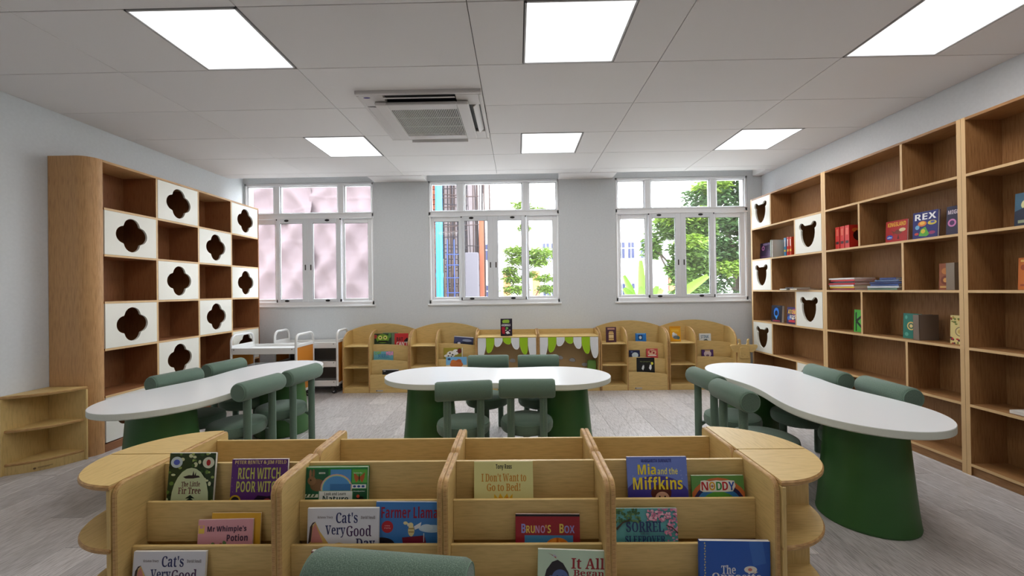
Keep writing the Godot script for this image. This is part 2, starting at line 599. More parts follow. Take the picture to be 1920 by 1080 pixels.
# ------------------------------------------------------------------ windows
func build_windows():
	var x0s := [-3.735, -1.2, 0.0]
	x0s[2] = 1.345
	var lb := ["white window facing the pink tarpaulin, partly behind the bookcase", "white window between the two piers, facing scaffolding", "white window facing the green trees"]
	for n in 3:
		var w := struct_node("window_%d" % (n + 1), lb[n])
		w.position = P(x0s[n], 0, DW)
		var W := 1.78
		var f := G.new()
		var y0 := 1.12
		var y1 := 2.80
		var zf := -0.005
		var zb := -0.075
		# outer frame, mullions of the top lights, transom
		for r in [[0, W, y0, y0 + 0.055], [0, W, y1 - 0.035, y1], [0, 0.03, y0, y1], [W - 0.03, W, y0, y1], [0, W, 2.315, 2.385],
				[0.40, 0.485, 2.385, y1 - 0.035], [1.285, 1.37, 2.385, y1 - 0.035]]:
			f.box(Vector3(r[0], r[2], zf), Vector3(r[1], r[3], zb), 0.006)
		f.box(Vector3(-0.0, 2.372, zf + 0.012), Vector3(W, 2.386, zb), 0.003)
		f.box(Vector3(-0.0, 2.308, zf + 0.02), Vector3(W, 2.330, zb), 0.003)
		obj("window_frame", f, M.upvc, w)
		obj("window_sill", G.new().box(Vector3(-0.02, 1.098, 0.022), Vector3(W + 0.02, 1.124, -0.08), 0.005), M.upvc, w)
		# slim beads round the top panes and their glass
		for r in [[0.03, 0.40], [0.485, 1.285], [1.37, W - 0.03]]:
			var bd := G.new()
			for s in [[r[0], r[0] + 0.016, 2.385, 2.765], [r[1] - 0.016, r[1], 2.385, 2.765], [r[0], r[1], 2.385, 2.40], [r[0], r[1], 2.752, 2.765]]:
				bd.box(Vector3(s[0], s[2], -0.025), Vector3(s[1], s[3], -0.062), 0.003)
			obj("bead", bd, M.upvc, w)
			obj("pane", G.new().box(Vector3(r[0] + 0.014, 2.398, -0.045), Vector3(r[1] - 0.014, 2.754, -0.049)), M.glass, w)
		# fixed lights left and right, two sliding sashes in the middle
		var k := 0
		for r in [[0.03, 0.46, 0.07, 0.405, -0.03], [1.33, W - 0.03, 1.365, 1.69, -0.03], [0.44, 0.875, 0.49, 0.802, 0.006], [0.875, 1.33, 0.945, 1.265, 0.006]]:
			var sh := G.new()
			var z1: float = r[4]
			for s in [[r[0], r[2], 1.17, 2.318], [r[3], r[1], 1.17, 2.318], [r[2], r[3], 1.17, 1.212], [r[2], r[3], 2.248, 2.318]]:
				sh.box(Vector3(s[0], s[2], z1), Vector3(s[1], s[3], z1 - 0.034), 0.004)
			var so := obj("sash", sh, M.upvc if k < 2 else M.upvc_grey, w)
			obj("pane", G.new().box(Vector3(r[2] - 0.004, 1.208, z1 - 0.016), Vector3(r[3] + 0.004, 2.252, z1 - 0.02)), M.glass, so)
			var gk := G.new()
			for s in [[r[2] - 0.001, r[2] + 0.004, 1.21, 2.25], [r[3] - 0.004, r[3] + 0.001, 1.21, 2.25], [r[2], r[3], 2.244, 2.25]]:
				gk.box(Vector3(s[0], s[2], z1 - 0.005), Vector3(s[1], s[3], z1 - 0.014))
			obj("gasket", gk, M.dark, so)
			if k >= 2:
				var hx: float = 0.84 if k == 2 else 0.915
				obj("handle", G.new().box(Vector3(hx - 0.008, 1.605, z1 - 0.002), Vector3(hx + 0.008, 1.68, z1 + 0.006), 0.003), M.dark, so)
				for ly in [1.187, 2.285]:
					var lx: float = 0.585 if k == 2 else 1.145
					var ov := G.new().prism(arc(Vector2.ZERO, Vector2(0.032, 0.015), 0, 342, 19), 0, 0.006, 0.002, Transform3D(Basis.IDENTITY, Vector3(lx, ly, z1)))
					obj("latch", ov, M.black, so)
				for ly in [[1.168, 1.205], [2.29, 2.322]]:
					var ex: float = 0.44 if k == 2 else 1.315
					obj("corner_block", G.new().box(Vector3(ex, ly[0], z1 + 0.003), Vector3(ex + 0.015, ly[1], z1 - 0.03), 0.002), M.black, so)
			k += 1


# ------------------------------------------------------------------ outside
func leaf_mesh(l: float, w: float) -> ArrayMesh:
	var g := G.new()
	var a := Vector3(0, 0, 0)
	var b := Vector3(l * 0.45, 0.12 * w, w * 0.5)
	var c := Vector3(l, -0.1 * l, 0)
	var d := Vector3(l * 0.45, 0.12 * w, -w * 0.5)
	var m := Vector3(l * 0.5, 0.0, 0)
	g.t(a, b, m); g.t(b, c, m); g.t(a, m, d); g.t(m, c, d)
	return g.done()


func foliage(parent: Node, called: String, blobs: Array, count: int, lm: ArrayMesh, m: Material):
	var mm := MultiMesh.new()
	mm.transform_format = MultiMesh.TRANSFORM_3D
	mm.mesh = lm
	mm.instance_count = count
	var total := 0.0
	for b in blobs: total += b[3] * b[4]
	var k := 0
	for bi in blobs.size():
		var b = blobs[bi]
		var n := int(count * b[3] * b[4] / total) if bi < blobs.size() - 1 else count - k
		for i in n:
			if k >= count: break
			var v := Vector3(rng.randfn(0, 1), rng.randfn(0, 1), rng.randfn(0, 1)).normalized() * pow(rng.randf(), 0.4)
			var p := Vector3(b[0] + v.x * b[3], b[1] + v.y * b[4], b[2] + v.z * b[3])
			var s := rng.randf_range(0.7, 1.25)
			mm.set_instance_transform(k, Transform3D(Basis.from_euler(Vector3(rng.randf_range(-0.7, 0.7), rng.randf() * TAU, rng.randf_range(-0.6, 0.6))).scaled(Vector3(s, s, s)), p))
			k += 1
	var o := MultiMeshInstance3D.new()
	o.name = numbered(called, parent)
	o.multimesh = mm
	o.material_override = m
	parent.add_child(o, true)
	tag(o, "", "", "", "stuff")


func limb(a: Vector3, b: Vector3, r: float, sag := 0.05) -> Array:
	var pth := []
	for i in 6:
		var f := i / 5.0
		pth.append(a.lerp(b, f) + Vector3(sin(f * 5.0 + a.x) * sag, 0, cos(f * 4.0 + a.z) * sag))
	return pth


func build_outside():
	tag(obj("ground", G.new().box(P(-30, -1.2, DW + 0.2), P(30, -1.0, 45)), mat(c8(186, 184, 178), 0.9)), "bare pale ground outside the windows", "ground", "", "structure")
	var leaf_pale := mat(c8(96, 122, 34), 0.6)
	leaf_pale.backlight_enabled = true
	leaf_pale.backlight = c8(76, 96, 24)
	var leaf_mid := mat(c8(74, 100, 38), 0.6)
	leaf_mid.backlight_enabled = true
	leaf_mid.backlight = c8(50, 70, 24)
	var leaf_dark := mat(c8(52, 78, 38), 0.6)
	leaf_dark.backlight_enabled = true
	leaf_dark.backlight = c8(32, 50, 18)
	var bark := mat(c8(70, 60, 52), 0.9)
	# ---- building wrapped in pink tarpaulin
	var b1 := thing("building", "unfinished block hung with pink dust sheets beyond the first window", "building", P(-6.5, -1.0, 9.2))
	obj("wall", G.new().box(Vector3(-4.0, 0, 0), Vector3(4.35, 6.5, -1.2)), mat(c8(170, 150, 145), 0.9), b1)
	var tarp_m := mat(c8(97, 83, 86), 0.85)
	var sheets := [[-3.6, -1.6, 0.0], [-1.62, 0.62, 0.02], [0.6, 2.05, 0.05], [2.0, 3.95, 0.0]]
	for sh in sheets:
		for band in [[0.4, 3.95], [3.9, 6.0]]:
			var g := G.new()
			var nx := 56
			var ny := 84
			var ph := rng.randf() * 6.0
			var slant := rng.randf_range(0.6, 1.1)
			var pt := func(i, j):
				var u: float = float(i) / nx
				var v: float = float(j) / ny
				var x: float = lerpf(sh[0], sh[1], u)
				var y: float = lerpf(band[0], band[1], v)
				var sag := sin(u * PI) * (1.0 - v) * 0.25
				var hang: float = y + 1.1 * pow(u - 0.45, 2.0) * (2.2 - v)
				var fold := pow(absf(sin(4.2 * x - slant * 3.0 * y + ph)), 3.0)
				var cr := fposmod(y * 1.55 + ph, 1.0) - 0.5
				var z: float = 0.012 * exp(-cr * cr / 0.0012) + 0.28 + float(sh[2]) + 0.11 * fold * (0.35 + 0.65 * v) + 0.06 * pow(absf(sin(hang * 5.5 + ph)), 4.0) * (1.15 - v) + 0.03 * sin(13.0 * x + 7.0 * y * slant + ph * 2.0)
				return Vector3(x, y - sag * (1.0 - v) * 0.4, z)
			for i in nx:
				for j in ny:
					g.q(pt.call(i, j), pt.call(i + 1, j), pt.call(i + 1, j + 1), pt.call(i, j + 1), 1)
			obj("dust_sheet", g, tarp_m, b1)
	# ---- brick building with scaffolding
	var b2 := thing("building", "orange brick building end behind the blue downpipe and scaffolding", "building", P(-2.9, -1.0, 10.6))
	obj("wall", G.new().box(Vector3(-1.2, 0, 0), Vector3(1.86, 8, -2.0)), mat(c8(138, 128, 130), 0.9), b2)
	var bk := [mat(c8(150, 78, 46), 0.85), mat(c8(136, 66, 38), 0.85), mat(c8(158, 90, 56), 0.85)]
	var bm := G.new().box(Vector3(-0.155, -0.055, 0), Vector3(0.155, 0.055, -0.1), 0.006).done()
	for j in 44:
		for i in 2:
			shared("brick", bm, bk[rng.randi() % 3], b2, Vector3(0.38 + i * 0.33 + (0.16 if j % 2 else 0.0), 1.9 + j * 0.128, 0.06))
	obj("block_wall", G.new().box(Vector3(1.65, 0, 0.9), Vector3(1.98, 3.2, 0.6), 0.01), mat(c8(92, 88, 94), 0.9), b2)
	obj("orange_column", G.new().box(Vector3(1.99, 0, 0.7), Vector3(2.10, 4.1, 0.45), 0.01), mat(c8(128, 66, 40), 0.8), b2)
	tag(obj("downpipe", G.new().lathe([Vector2(0, -1), Vector2(0.08, -1), Vector2(0.08, 1.6), Vector2(0.088, 1.6), Vector2(0.088, 1.7), Vector2(0.08, 1.7), Vector2(0.08, 6.5), Vector2(0, 6.5)], 20, Transform3D(Basis.IDENTITY, P(-1.742, 0, 9.2)), true), mat(c8(26, 124, 166), 0.4)), "bright blue vertical plastic pipe seen through the middle window", "pipe")
	var sc := thing("scaffold", "dark pole scaffold with crossing bars beside the blue pipe", "scaffold", P(-1.3, -1.0, 10.0))
	var pole_m := [mat(c8(40, 32, 34), 0.8), mat(c8(28, 24, 34), 0.8), mat(c8(62, 46, 42), 0.8)]
	for i in 17:
		var x := -0.55 + i * 0.075 + rng.randf_range(-0.03, 0.03)
		var l := rng.randf_range(-0.09, 0.09)
		obj("pole", G.new().tube([Vector3(x, 0, rng.randf_range(-0.2, 0.1)), Vector3(x + l, 6.2, rng.randf_range(-0.2, 0.1))], 0.016 + 0.01 * rng.randf(), 6), pole_m[rng.randi() % 3], sc)
	for i in 34:
		var y := 2.0 + i * 0.12 + rng.randf_range(-0.04, 0.04)
		var x1 := 0.4 if i % 3 == 0 else 0.12
		obj("crossbar", G.new().tube([Vector3(-0.55, y, 0.12), Vector3(x1, y + rng.randf_range(-0.06, 0.06), 0.12)], 0.012, 6), pole_m[rng.randi() % 3], sc)
	for i in 9:
		var x := 0.1 + rng.randf_range(-0.1, 0.32)
		obj("pole", G.new().tube([Vector3(x, 2.8, 0), Vector3(x + rng.randf_range(-0.15, 0.15), 6.0, 0)], 0.012, 6), pole_m[rng.randi() % 3], sc)
	for i in 26:
		var x := -0.42 + rng.randf() * 0.42
		obj("bamboo", G.new().tube([Vector3(x, 0, 0.2 + 0.05 * (i % 3)), Vector3(x + rng.randf_range(-0.06, 0.06), rng.randf_range(2.3, 3.1), 0.2 + 0.05 * (i % 3))], 0.015, 6), [pole_m[2], mat(c8(96, 78, 66), 0.8)][i % 2], sc)
	var bs := thing("scaffold", "blue painted steel scaffold frame in front of the dark poles", "scaffold", P(-1.47, -1.0, 9.6))
	var blue := mat(c8(36, 60, 120), 0.5)
	for x in [-0.16, 0.0, 0.16]:
		obj("upright", G.new().tube([Vector3(x, 0, 0), Vector3(x, 3.2 if x > 0 else 3.5, 0)], 0.014, 8), blue, bs)
	for y in [1.5, 1.9, 2.25, 2.6, 2.9, 3.15]:
		obj("crossbar", G.new().tube([Vector3(-0.2, y, 0), Vector3(0.2, y, 0)], 0.012, 8), blue, bs)
	# ---- white building with window rows
	var b3 := thing("building", "long white building with orange columns far outside", "building", P(6.0, -1.0, 24.0))
	obj("wall", G.new().box(Vector3(-9.5, 0, 0), Vector3(6.5, 6.4, -6)), mat(c8(232, 232, 234), 0.8), b3)
	obj("parapet", G.new().box(Vector3(-9.6, 6.4, 0.1), Vector3(6.6, 6.7, -6)), mat(c8(226, 226, 230), 0.8), b3)
	for cx in [-6.6, -4.9, -1.8, 3.0]:
		obj("column", G.new().box(Vector3(cx - 0.22, 0, 0.25), Vector3(cx + 0.22, 3.4, 0), 0.02), mat(c8(170, 100, 68), 0.8), b3)
	var pane_m := mat(c8(34, 40, 74), 0.3)
	for wy in [1.6, 4.0]:
		for wx in [-7.85, -7.3, -4.3, -3.8, 0.1, 0.65, 1.4]:
			var wn := obj("window", G.new().box(Vector3(wx - 0.22, wy, 0.04), Vector3(wx + 0.22, wy + 1.05, -0.1), 0.01), mat(c8(206, 210, 216), 0.5), b3)
			for s in [[-0.18, -0.02], [0.02, 0.18]]:
				for yy in [[0.06, 0.62], [0.68, 0.98]]:
					obj("pane", G.new().box(Vector3(wx + s[0], wy + yy[0], 0.06), Vector3(wx + s[1], wy + yy[1], 0.03)), pane_m, wn)
	for lx in [2.1, 2.7]:
		obj("downpipe", G.new().tube([Vector3(lx, 0.2, 0.1), Vector3(lx, 6.3, 0.1)], 0.06, 8), mat(c8(214, 222, 236), 0.6), b3)
	# ---- tiered young tree before the middle window
	var lm := leaf_mesh(0.15, 0.05)
	var t1 := thing("tree", "young tree with tiers of light green leaves beyond the middle window", "tree", P(0.27, -1.0, 12.0))
	obj("trunk", G.new().tube(limb(Vector3(0, 0, 0), Vector3(-0.02, 5.1, 0), 0.04, 0.03), 0.035, 8), bark, t1)
	for br in [[-0.55, 2.9, 3.2], [0.5, 3.0, 3.25], [-0.4, 2.0, 2.3], [0.45, 1.9, 2.4], [0.0, 3.6, 4.2], [-0.2, 4.6, 4.9], [0.2, 4.5, 4.95]]:
		obj("branch", G.new().tube(limb(Vector3(0, br[1] - 0.15, 0), Vector3(br[0], br[2], 0.1), 0.02, 0.02), 0.014, 6), bark, t1)
	foliage(t1, "foliage", [[-0.32, 3.42, 0, 0.42, 0.15], [0.42, 3.36, 0, 0.5, 0.16], [-0.2, 3.15, 0, 0.42, 0.15], [0.35, 3.1, 0, 0.35, 0.14], [-0.45, 2.85, 0, 0.25, 0.14], [0.1, 2.75, 0, 0.2, 0.1], [-0.4, 2.6, 0, 0.34, 0.14], [0.55, 2.62, 0, 0.32, 0.12], [-0.3, 2.3, 0.1, 0.4, 0.14], [0.6, 2.3, 0, 0.34, 0.12], [-0.15, 1.95, 0.1, 0.5, 0.16], [0.65, 1.95, 0, 0.3, 0.16], [-0.35, 1.7, 0, 0.4, 0.15], [-0.05, 4.1, 0, 0.2, 0.12], [-0.1, 4.75, 0, 0.3, 0.12], [0.35, 4.62, 0, 0.25, 0.1]], 7000, lm, leaf_pale)
	# ---- large trees beyond the right-hand window
	var l2 := leaf_mesh(0.19, 0.095)
	var t2 := thing("tree", "broad dark-green tree filling the last window beside the bear bookcase", "tree", P(7.4, -1.0, 14.0))
	obj("trunk", G.new().tube(limb(Vector3(0, 0, 0), Vector3(0.15, 3.2, 0), 0.1, 0.06), 0.13, 10), bark, t2)
	for br in [[-1.3, 1.9, 3.9], [1.2, 2.0, 3.6], [-0.6, 2.6, 5.2], [0.7, 2.8, 5.0], [-1.0, 1.2, 2.6], [1.1, 1.1, 2.2]]:
		obj("branch", G.new().tube(limb(Vector3(0.05, br[1], 0), Vector3(br[0], br[2], 0.3), 0.05, 0.07), 0.05, 7), bark, t2)
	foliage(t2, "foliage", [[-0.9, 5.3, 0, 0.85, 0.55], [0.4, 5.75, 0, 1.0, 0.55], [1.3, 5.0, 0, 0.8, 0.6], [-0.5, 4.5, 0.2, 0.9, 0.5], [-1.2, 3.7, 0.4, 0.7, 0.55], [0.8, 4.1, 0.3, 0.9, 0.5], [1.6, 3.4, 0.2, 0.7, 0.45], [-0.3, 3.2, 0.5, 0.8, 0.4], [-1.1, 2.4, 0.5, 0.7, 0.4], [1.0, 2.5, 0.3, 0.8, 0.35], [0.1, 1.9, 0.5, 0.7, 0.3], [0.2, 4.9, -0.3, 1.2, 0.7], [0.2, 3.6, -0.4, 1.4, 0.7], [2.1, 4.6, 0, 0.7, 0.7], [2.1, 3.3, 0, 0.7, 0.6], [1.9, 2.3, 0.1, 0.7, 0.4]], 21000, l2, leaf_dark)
	foliage(t2, "pale_foliage", [[-0.3, 6.1, 0.3, 0.8, 0.3], [1.2, 5.5, 0.5, 0.7, 0.3], [-1.0, 5.6, 0.4, 0.6, 0.25], [0.9, 3.4, 0.8, 0.8, 0.25], [-0.6, 2.9, 0.9, 0.7, 0.25]], 5200, l2, leaf_pale)  # paler leaves over the top and near side of the crown
	var t3 := thing("tree", "yellow-green leafy tree in the last window, left of the dark one", "tree", P(4.75, -1.0, 12.2))
	obj("trunk", G.new().tube(limb(Vector3(0.35, 0, 0), Vector3(0.1, 3.0, 0), 0.1, 0.05), 0.06, 8), bark, t3)
	for br in [[-0.6, 1.7, 3.5], [0.7, 1.9, 3.4], [-0.1, 2.4, 4.2], [-0.8, 2.4, 3.7]]:
		obj("branch", G.new().tube(limb(Vector3(0.15, br[1], 0), Vector3(br[0], br[2], 0.2), 0.03, 0.05), 0.03, 7), bark, t3)
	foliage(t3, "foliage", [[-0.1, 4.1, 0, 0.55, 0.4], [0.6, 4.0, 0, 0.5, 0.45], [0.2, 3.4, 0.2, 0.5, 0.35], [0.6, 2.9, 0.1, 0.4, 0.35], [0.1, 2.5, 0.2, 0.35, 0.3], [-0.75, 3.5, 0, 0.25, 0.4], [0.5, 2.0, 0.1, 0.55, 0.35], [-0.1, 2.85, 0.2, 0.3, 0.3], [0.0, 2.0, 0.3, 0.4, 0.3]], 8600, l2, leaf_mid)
	foliage(t3, "pale_foliage", [[-0.2, 4.35, 0.3, 0.5, 0.25], [0.6, 4.4, 0.3, 0.4, 0.2], [0.2, 3.6, 0.5, 0.4, 0.2]], 2600, l2, leaf_pale)  # paler leaves high on the near side
	# ---- banana plant
	var bn := mat(c8(86, 122, 22), 0.5)
	bn.backlight_enabled = true
	bn.backlight = c8(50, 76, 8)
	var bp := thing("banana_plant", "banana plant with broad bright leaves low in the last window", "plant", P(2.5, -1.0, 8.2))
	obj("stem", G.new().lathe([Vector2(0, 0), Vector2(0.08, 0), Vector2(0.06, 1.7), Vector2(0, 1.75)], 10), mat(c8(130, 150, 70), 0.7), bp)
	for lf in [[-0.06, 2.85, 0.05, 0.09, 0.0], [-0.42, 2.55, 0.15, 0.08, 0.1], [-0.46, 2.3, 0.3, 0.09, 0.2], [-0.2, 2.32, 0.45, 0.09, 0.2], [0.16, 2.34, 0.35, 0.09, 0.2], [0.45, 2.28, -0.2, 0.1, 0.25], [1.24, 2.53, 0.1, 0.1, 0.1]]:
		var g := G.new()
		var tip := Vector3(lf[0], lf[1], lf[2])
		var s0 := Vector3(0.0, 1.55, 0)
		var side := (tip - s0).cross(Vector3(0.25, 0.1, 1)).normalized()
		var prev := []
		for k in 13:
			var f := k / 12.0
			var c := s0.lerp(tip, f) + Vector3(0, sin(f * PI) * float(lf[4]) * 0.5, 0)
			var hw: float = lf[3] * pow(sin(PI * clampf(f * 0.86 + 0.06, 0, 1)), 0.6) * (0.25 + 0.75 * smoothstep(0.0, 0.35, f))
			var cur := [c - side * hw + Vector3(0, 0, 0.03), c, c + side * hw + Vector3(0, 0, 0.03)]
			if k > 0:
				g.q(prev[0], prev[1], cur[1], cur[0], 1)
				g.q(prev[1], prev[2], cur[2], cur[1], 1)
			prev = cur
		obj("leaf", g, bn, bp)


# ------------------------------------------------------------------ quatrefoil bookcase on the left
func half_panels(g: G, w: float, h: float, left: PackedVector2Array, z0: float, z1: float, xf: Transform3D):
	# 'left' runs up the left side of a symmetric hole, from its lowest to its highest point on x = 0
	var p := PackedVector2Array()
	p.append(Vector2(0, -h)); p.append_array(left); p.append(Vector2(0, h)); p.append(Vector2(-w, h)); p.append(Vector2(-w, -h))
	g.prism(p, z0, z1, 0, xf)
	var m := PackedVector2Array()
	for v in p: m.append(Vector2(-v.x, v.y))
	g.prism(m, z0, z1, 0, xf)


func build_quatrefoil_bookcase():
	var XF0 := -3.418
	var dc := [3.345, 3.853, 4.361, 4.869, 5.377]
	var rows := [0.066, 0.455, 0.845, 1.237, 1.630, 2.018, 2.408]
	var o := P(-3.59, 0, 4.35)
	var t := thing("bookcase", "tall oak bookcase with white quatrefoil cut-out doors and a rounded end", "bookcase", o)
	var end := PackedVector2Array()
	for v in [[XL + 0.004, 3.23], [-3.52, 3.23]]: end.append(Vector2(v[0], v[1]))
	end.append_array(arc(Vector2(-3.523, 3.336), Vector2(0.105, 0.106), -86, 0, 20))
	end.append(Vector2(XF0, 3.345)); end.append(Vector2(XL + 0.004, 3.345))
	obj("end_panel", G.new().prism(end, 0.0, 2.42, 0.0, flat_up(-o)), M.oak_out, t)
	obj("back_panel", G.new().box(P(XL + 0.004, 0.03, 3.345) - o, P(XL + 0.02, 2.41, 5.385) - o), M.oak_shaded_y, t)
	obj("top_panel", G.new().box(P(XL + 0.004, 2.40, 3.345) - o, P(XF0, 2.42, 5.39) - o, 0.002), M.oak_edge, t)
	obj("base", G.new().box(P(XL + 0.004, 0, 3.345) - o, P(XF0, 0.066, 5.39) - o, 0.002), M.oak_shaded_z, t)
	obj("side_panel", G.new().box(P(XL + 0.004, 0.066, 5.372) - o, P(XF0, 2.40, 5.39) - o, 0.002), M.oak_shaded_y, t)
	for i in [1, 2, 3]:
		var dv := obj("divider", G.new().box(P(XL + 0.02, 0.066, dc[i] - 0.009) - o, P(XF0 - 0.001, 2.40, dc[i] + 0.009) - o), M.oak_shaded_y, t)
		obj("edge_strip", G.new().box(P(XF0 - 0.0012, 0.066, dc[i] - 0.009) - o, P(XF0, 2.40, dc[i] + 0.009) - o), M.lit_edge, dv)  # added strip, paler to show light falling on the divider's front edge
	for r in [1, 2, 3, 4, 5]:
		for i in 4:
			var sh := obj("shelf", G.new().box(P(XL + 0.02, rows[r] - 0.009, dc[i] + 0.009) - o, P(XF0 - 0.001, rows[r] + 0.009, dc[i + 1] - 0.009) - o), M.oak_shaded_z, t)
			obj("edge_strip", G.new().box(P(XF0 - 0.0012, rows[r] - 0.009, dc[i] + 0.009) - o, P(XF0, rows[r] + 0.009, dc[i + 1] - 0.009) - o), M.lit_edge, sh)  # added strip with the shelf edge's light in its colour
	var hole := PackedVector2Array()
	var rr := 0.076
	var of := 0.072
	hole.append_array(arc(Vector2(0, -of), Vector2(rr, rr), 270, 189, 9))
	hole.append_array(arc(Vector2(-of, 0), Vector2(rr, rr), 261, 99, 14))
	hole.append_array(arc(Vector2(0, of), Vector2(rr, rr), 171, 90, 9))
	for c in 4:
		for r in 6:
			if (c + r) % 2 == 1: continue     # rows counted from the floor: the top row starts open
			var w: float = (dc[c + 1] - dc[c]) / 2 - 0.011
			var h: float = (rows[r + 1] - rows[r]) / 2 - 0.0105
			var xf := XF(P(XF0 - 0.016, (rows[r] + rows[r + 1]) / 2, (dc[c] + dc[c + 1]) / 2) - o, Vector3(0, 0, -1), Vector3(0, 1, 0), Vector3(1, 0, 0))
			var g := G.new()
			half_panels(g, w, h, hole, 0.0, 0.017, xf)
			tag(obj("door", g, M.white_panel, t), "white quatrefoil cut-out door")


# ------------------------------------------------------------------ bookcases along the right wall
func bear_hole() -> PackedVector2Array:
	var p := PackedVector2Array()
	# chin, cheek, up to the ear, over the ear, crown
	for v in [[0, -0.132], [-0.03, -0.126], [-0.058, -0.106], [-0.08, -0.075], [-0.096, -0.036], [-0.104, 0.005], [-0.104, 0.04], [-0.1, 0.058]]: p.append(Vector2(v[0], v[1]))
	p.append_array(arc(Vector2(-0.092, 0.094), Vector2(0.037, 0.037), 245, 30, 12))
	for v in [[-0.04, 0.097], [-0.02, 0.099], [0, 0.1]]: p.append(Vector2(v[0], v[1]))
	return p


func wall_unit(label: String, d0: float, d1: float, divs: Array, panels: Array):
	# divs: for each row from the top the depths of its dividers; panels: [row from the top, d0, d1]
	var Xf := 3.057
	var xb := XR - 0.004
	var rows := [0.08, 0.482, 0.866, 1.255, 1.647, 2.045, 2.42]
	var o := P(3.19, 0, (d0 + d1) / 2)
	var t := thing("bookcase", label, "bookcase", o)
	obj("back_panel", G.new().box(P(xb, 0.03, d0) - o, P(xb - 0.012, 2.42, d1) - o), M.oakr_shaded_y, t)
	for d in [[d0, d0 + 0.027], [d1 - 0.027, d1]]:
		var sp := obj("side_panel", G.new().box(P(xb, 0, d[0]) - o, P(Xf + 0.001, 2.43, d[1]) - o), M.oakr_shaded_y, t)
		obj("edge_strip", G.new().box(P(Xf + 0.0012, 0, d[0]) - o, P(Xf, 2.43, d[1]) - o), M.lit_edge, sp)  # added strip, light on the front edge painted in
	obj("top_panel", G.new().box(P(xb, 2.41, d0 + 0.027) - o, P(Xf, 2.43, d1 - 0.027) - o, 0.002), M.oakr_shaded_z, t)
	obj("base", G.new().box(P(xb - 0.02, 0, d0 + 0.027) - o, P(Xf + 0.012, 0.062, d1 - 0.027) - o, 0.002), M.oakr_shaded_z, t)
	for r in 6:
		var sh := obj("shelf", G.new().box(P(xb - 0.012, rows[r] - 0.018, d0 + 0.027) - o, P(Xf + 0.001, rows[r], d1 - 0.027) - o), M.oakr_shaded_z, t)
		obj("edge_strip", G.new().box(P(Xf + 0.0012, rows[r] - 0.018, d0 + 0.027) - o, P(Xf, rows[r], d1 - 0.027) - o), M.lit_edge, sh)  # added pale strip standing for light on the shelf's front edge
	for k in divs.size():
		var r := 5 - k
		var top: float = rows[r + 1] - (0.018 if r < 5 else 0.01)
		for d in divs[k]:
			var dv := obj("divider", G.new().box(P(xb - 0.012, rows[r], d - 0.009) - o, P(Xf + 0.001, top, d + 0.009) - o), M.oakr_shaded_y, t)
			obj("edge_strip", G.new().box(P(Xf + 0.0012, rows[r], d - 0.009) - o, P(Xf, top, d + 0.009) - o), M.lit_edge, dv)  # added pale strip, painted light on the divider edge
	for p in panels:
		var r: int = 5 - p[0]
		var top: float = rows[r + 1] - (0.018 if r < 5 else 0.01)
		var w: float = (p[2] - p[1]) / 2 - 0.002
		var h: float = (top - rows[r]) / 2 - 0.0015
		var g := G.new()
		half_panels(g, w, h, bear_hole(), 0.0, 0.018, XF(P(Xf + 0.017, (rows[r] + top) / 2, (p[1] + p[2]) / 2) - o, Vector3(0, 0, 1), Vector3(0, 1, 0), Vector3(-1, 0, 0)))
		tag(obj("door", g, M.white_panel, t), "white bear-head cut-out door")


func build_wall_bookcases():
	var a := 4.972
	var b := 4.548
	wall_unit("tall oak bookcase with white bear-head cut-out doors, nearest the windows", 4.123, 5.39,
		[[a], [b], [a], [b], [a], [b]],
		[[0, a + 0.009, 5.363], [1, 4.15, b - 0.009], [2, a + 0.009, 5.363], [3, 4.15, b - 0.009], [4, a + 0.009, 5.363], [5, 4.15, b - 0.009]])
	wall_unit("tall open oak bookcase between the bear doors and the bookcase cut by the frame", 2.852, 4.121, [[3.29], [3.70], [3.29], [3.685], [3.27], [3.685]], [])
	wall_unit("tall open oak bookcase with undivided shelves, cut by the picture's edge", 1.20, 2.850, [[], [], [], [], [], []], [])


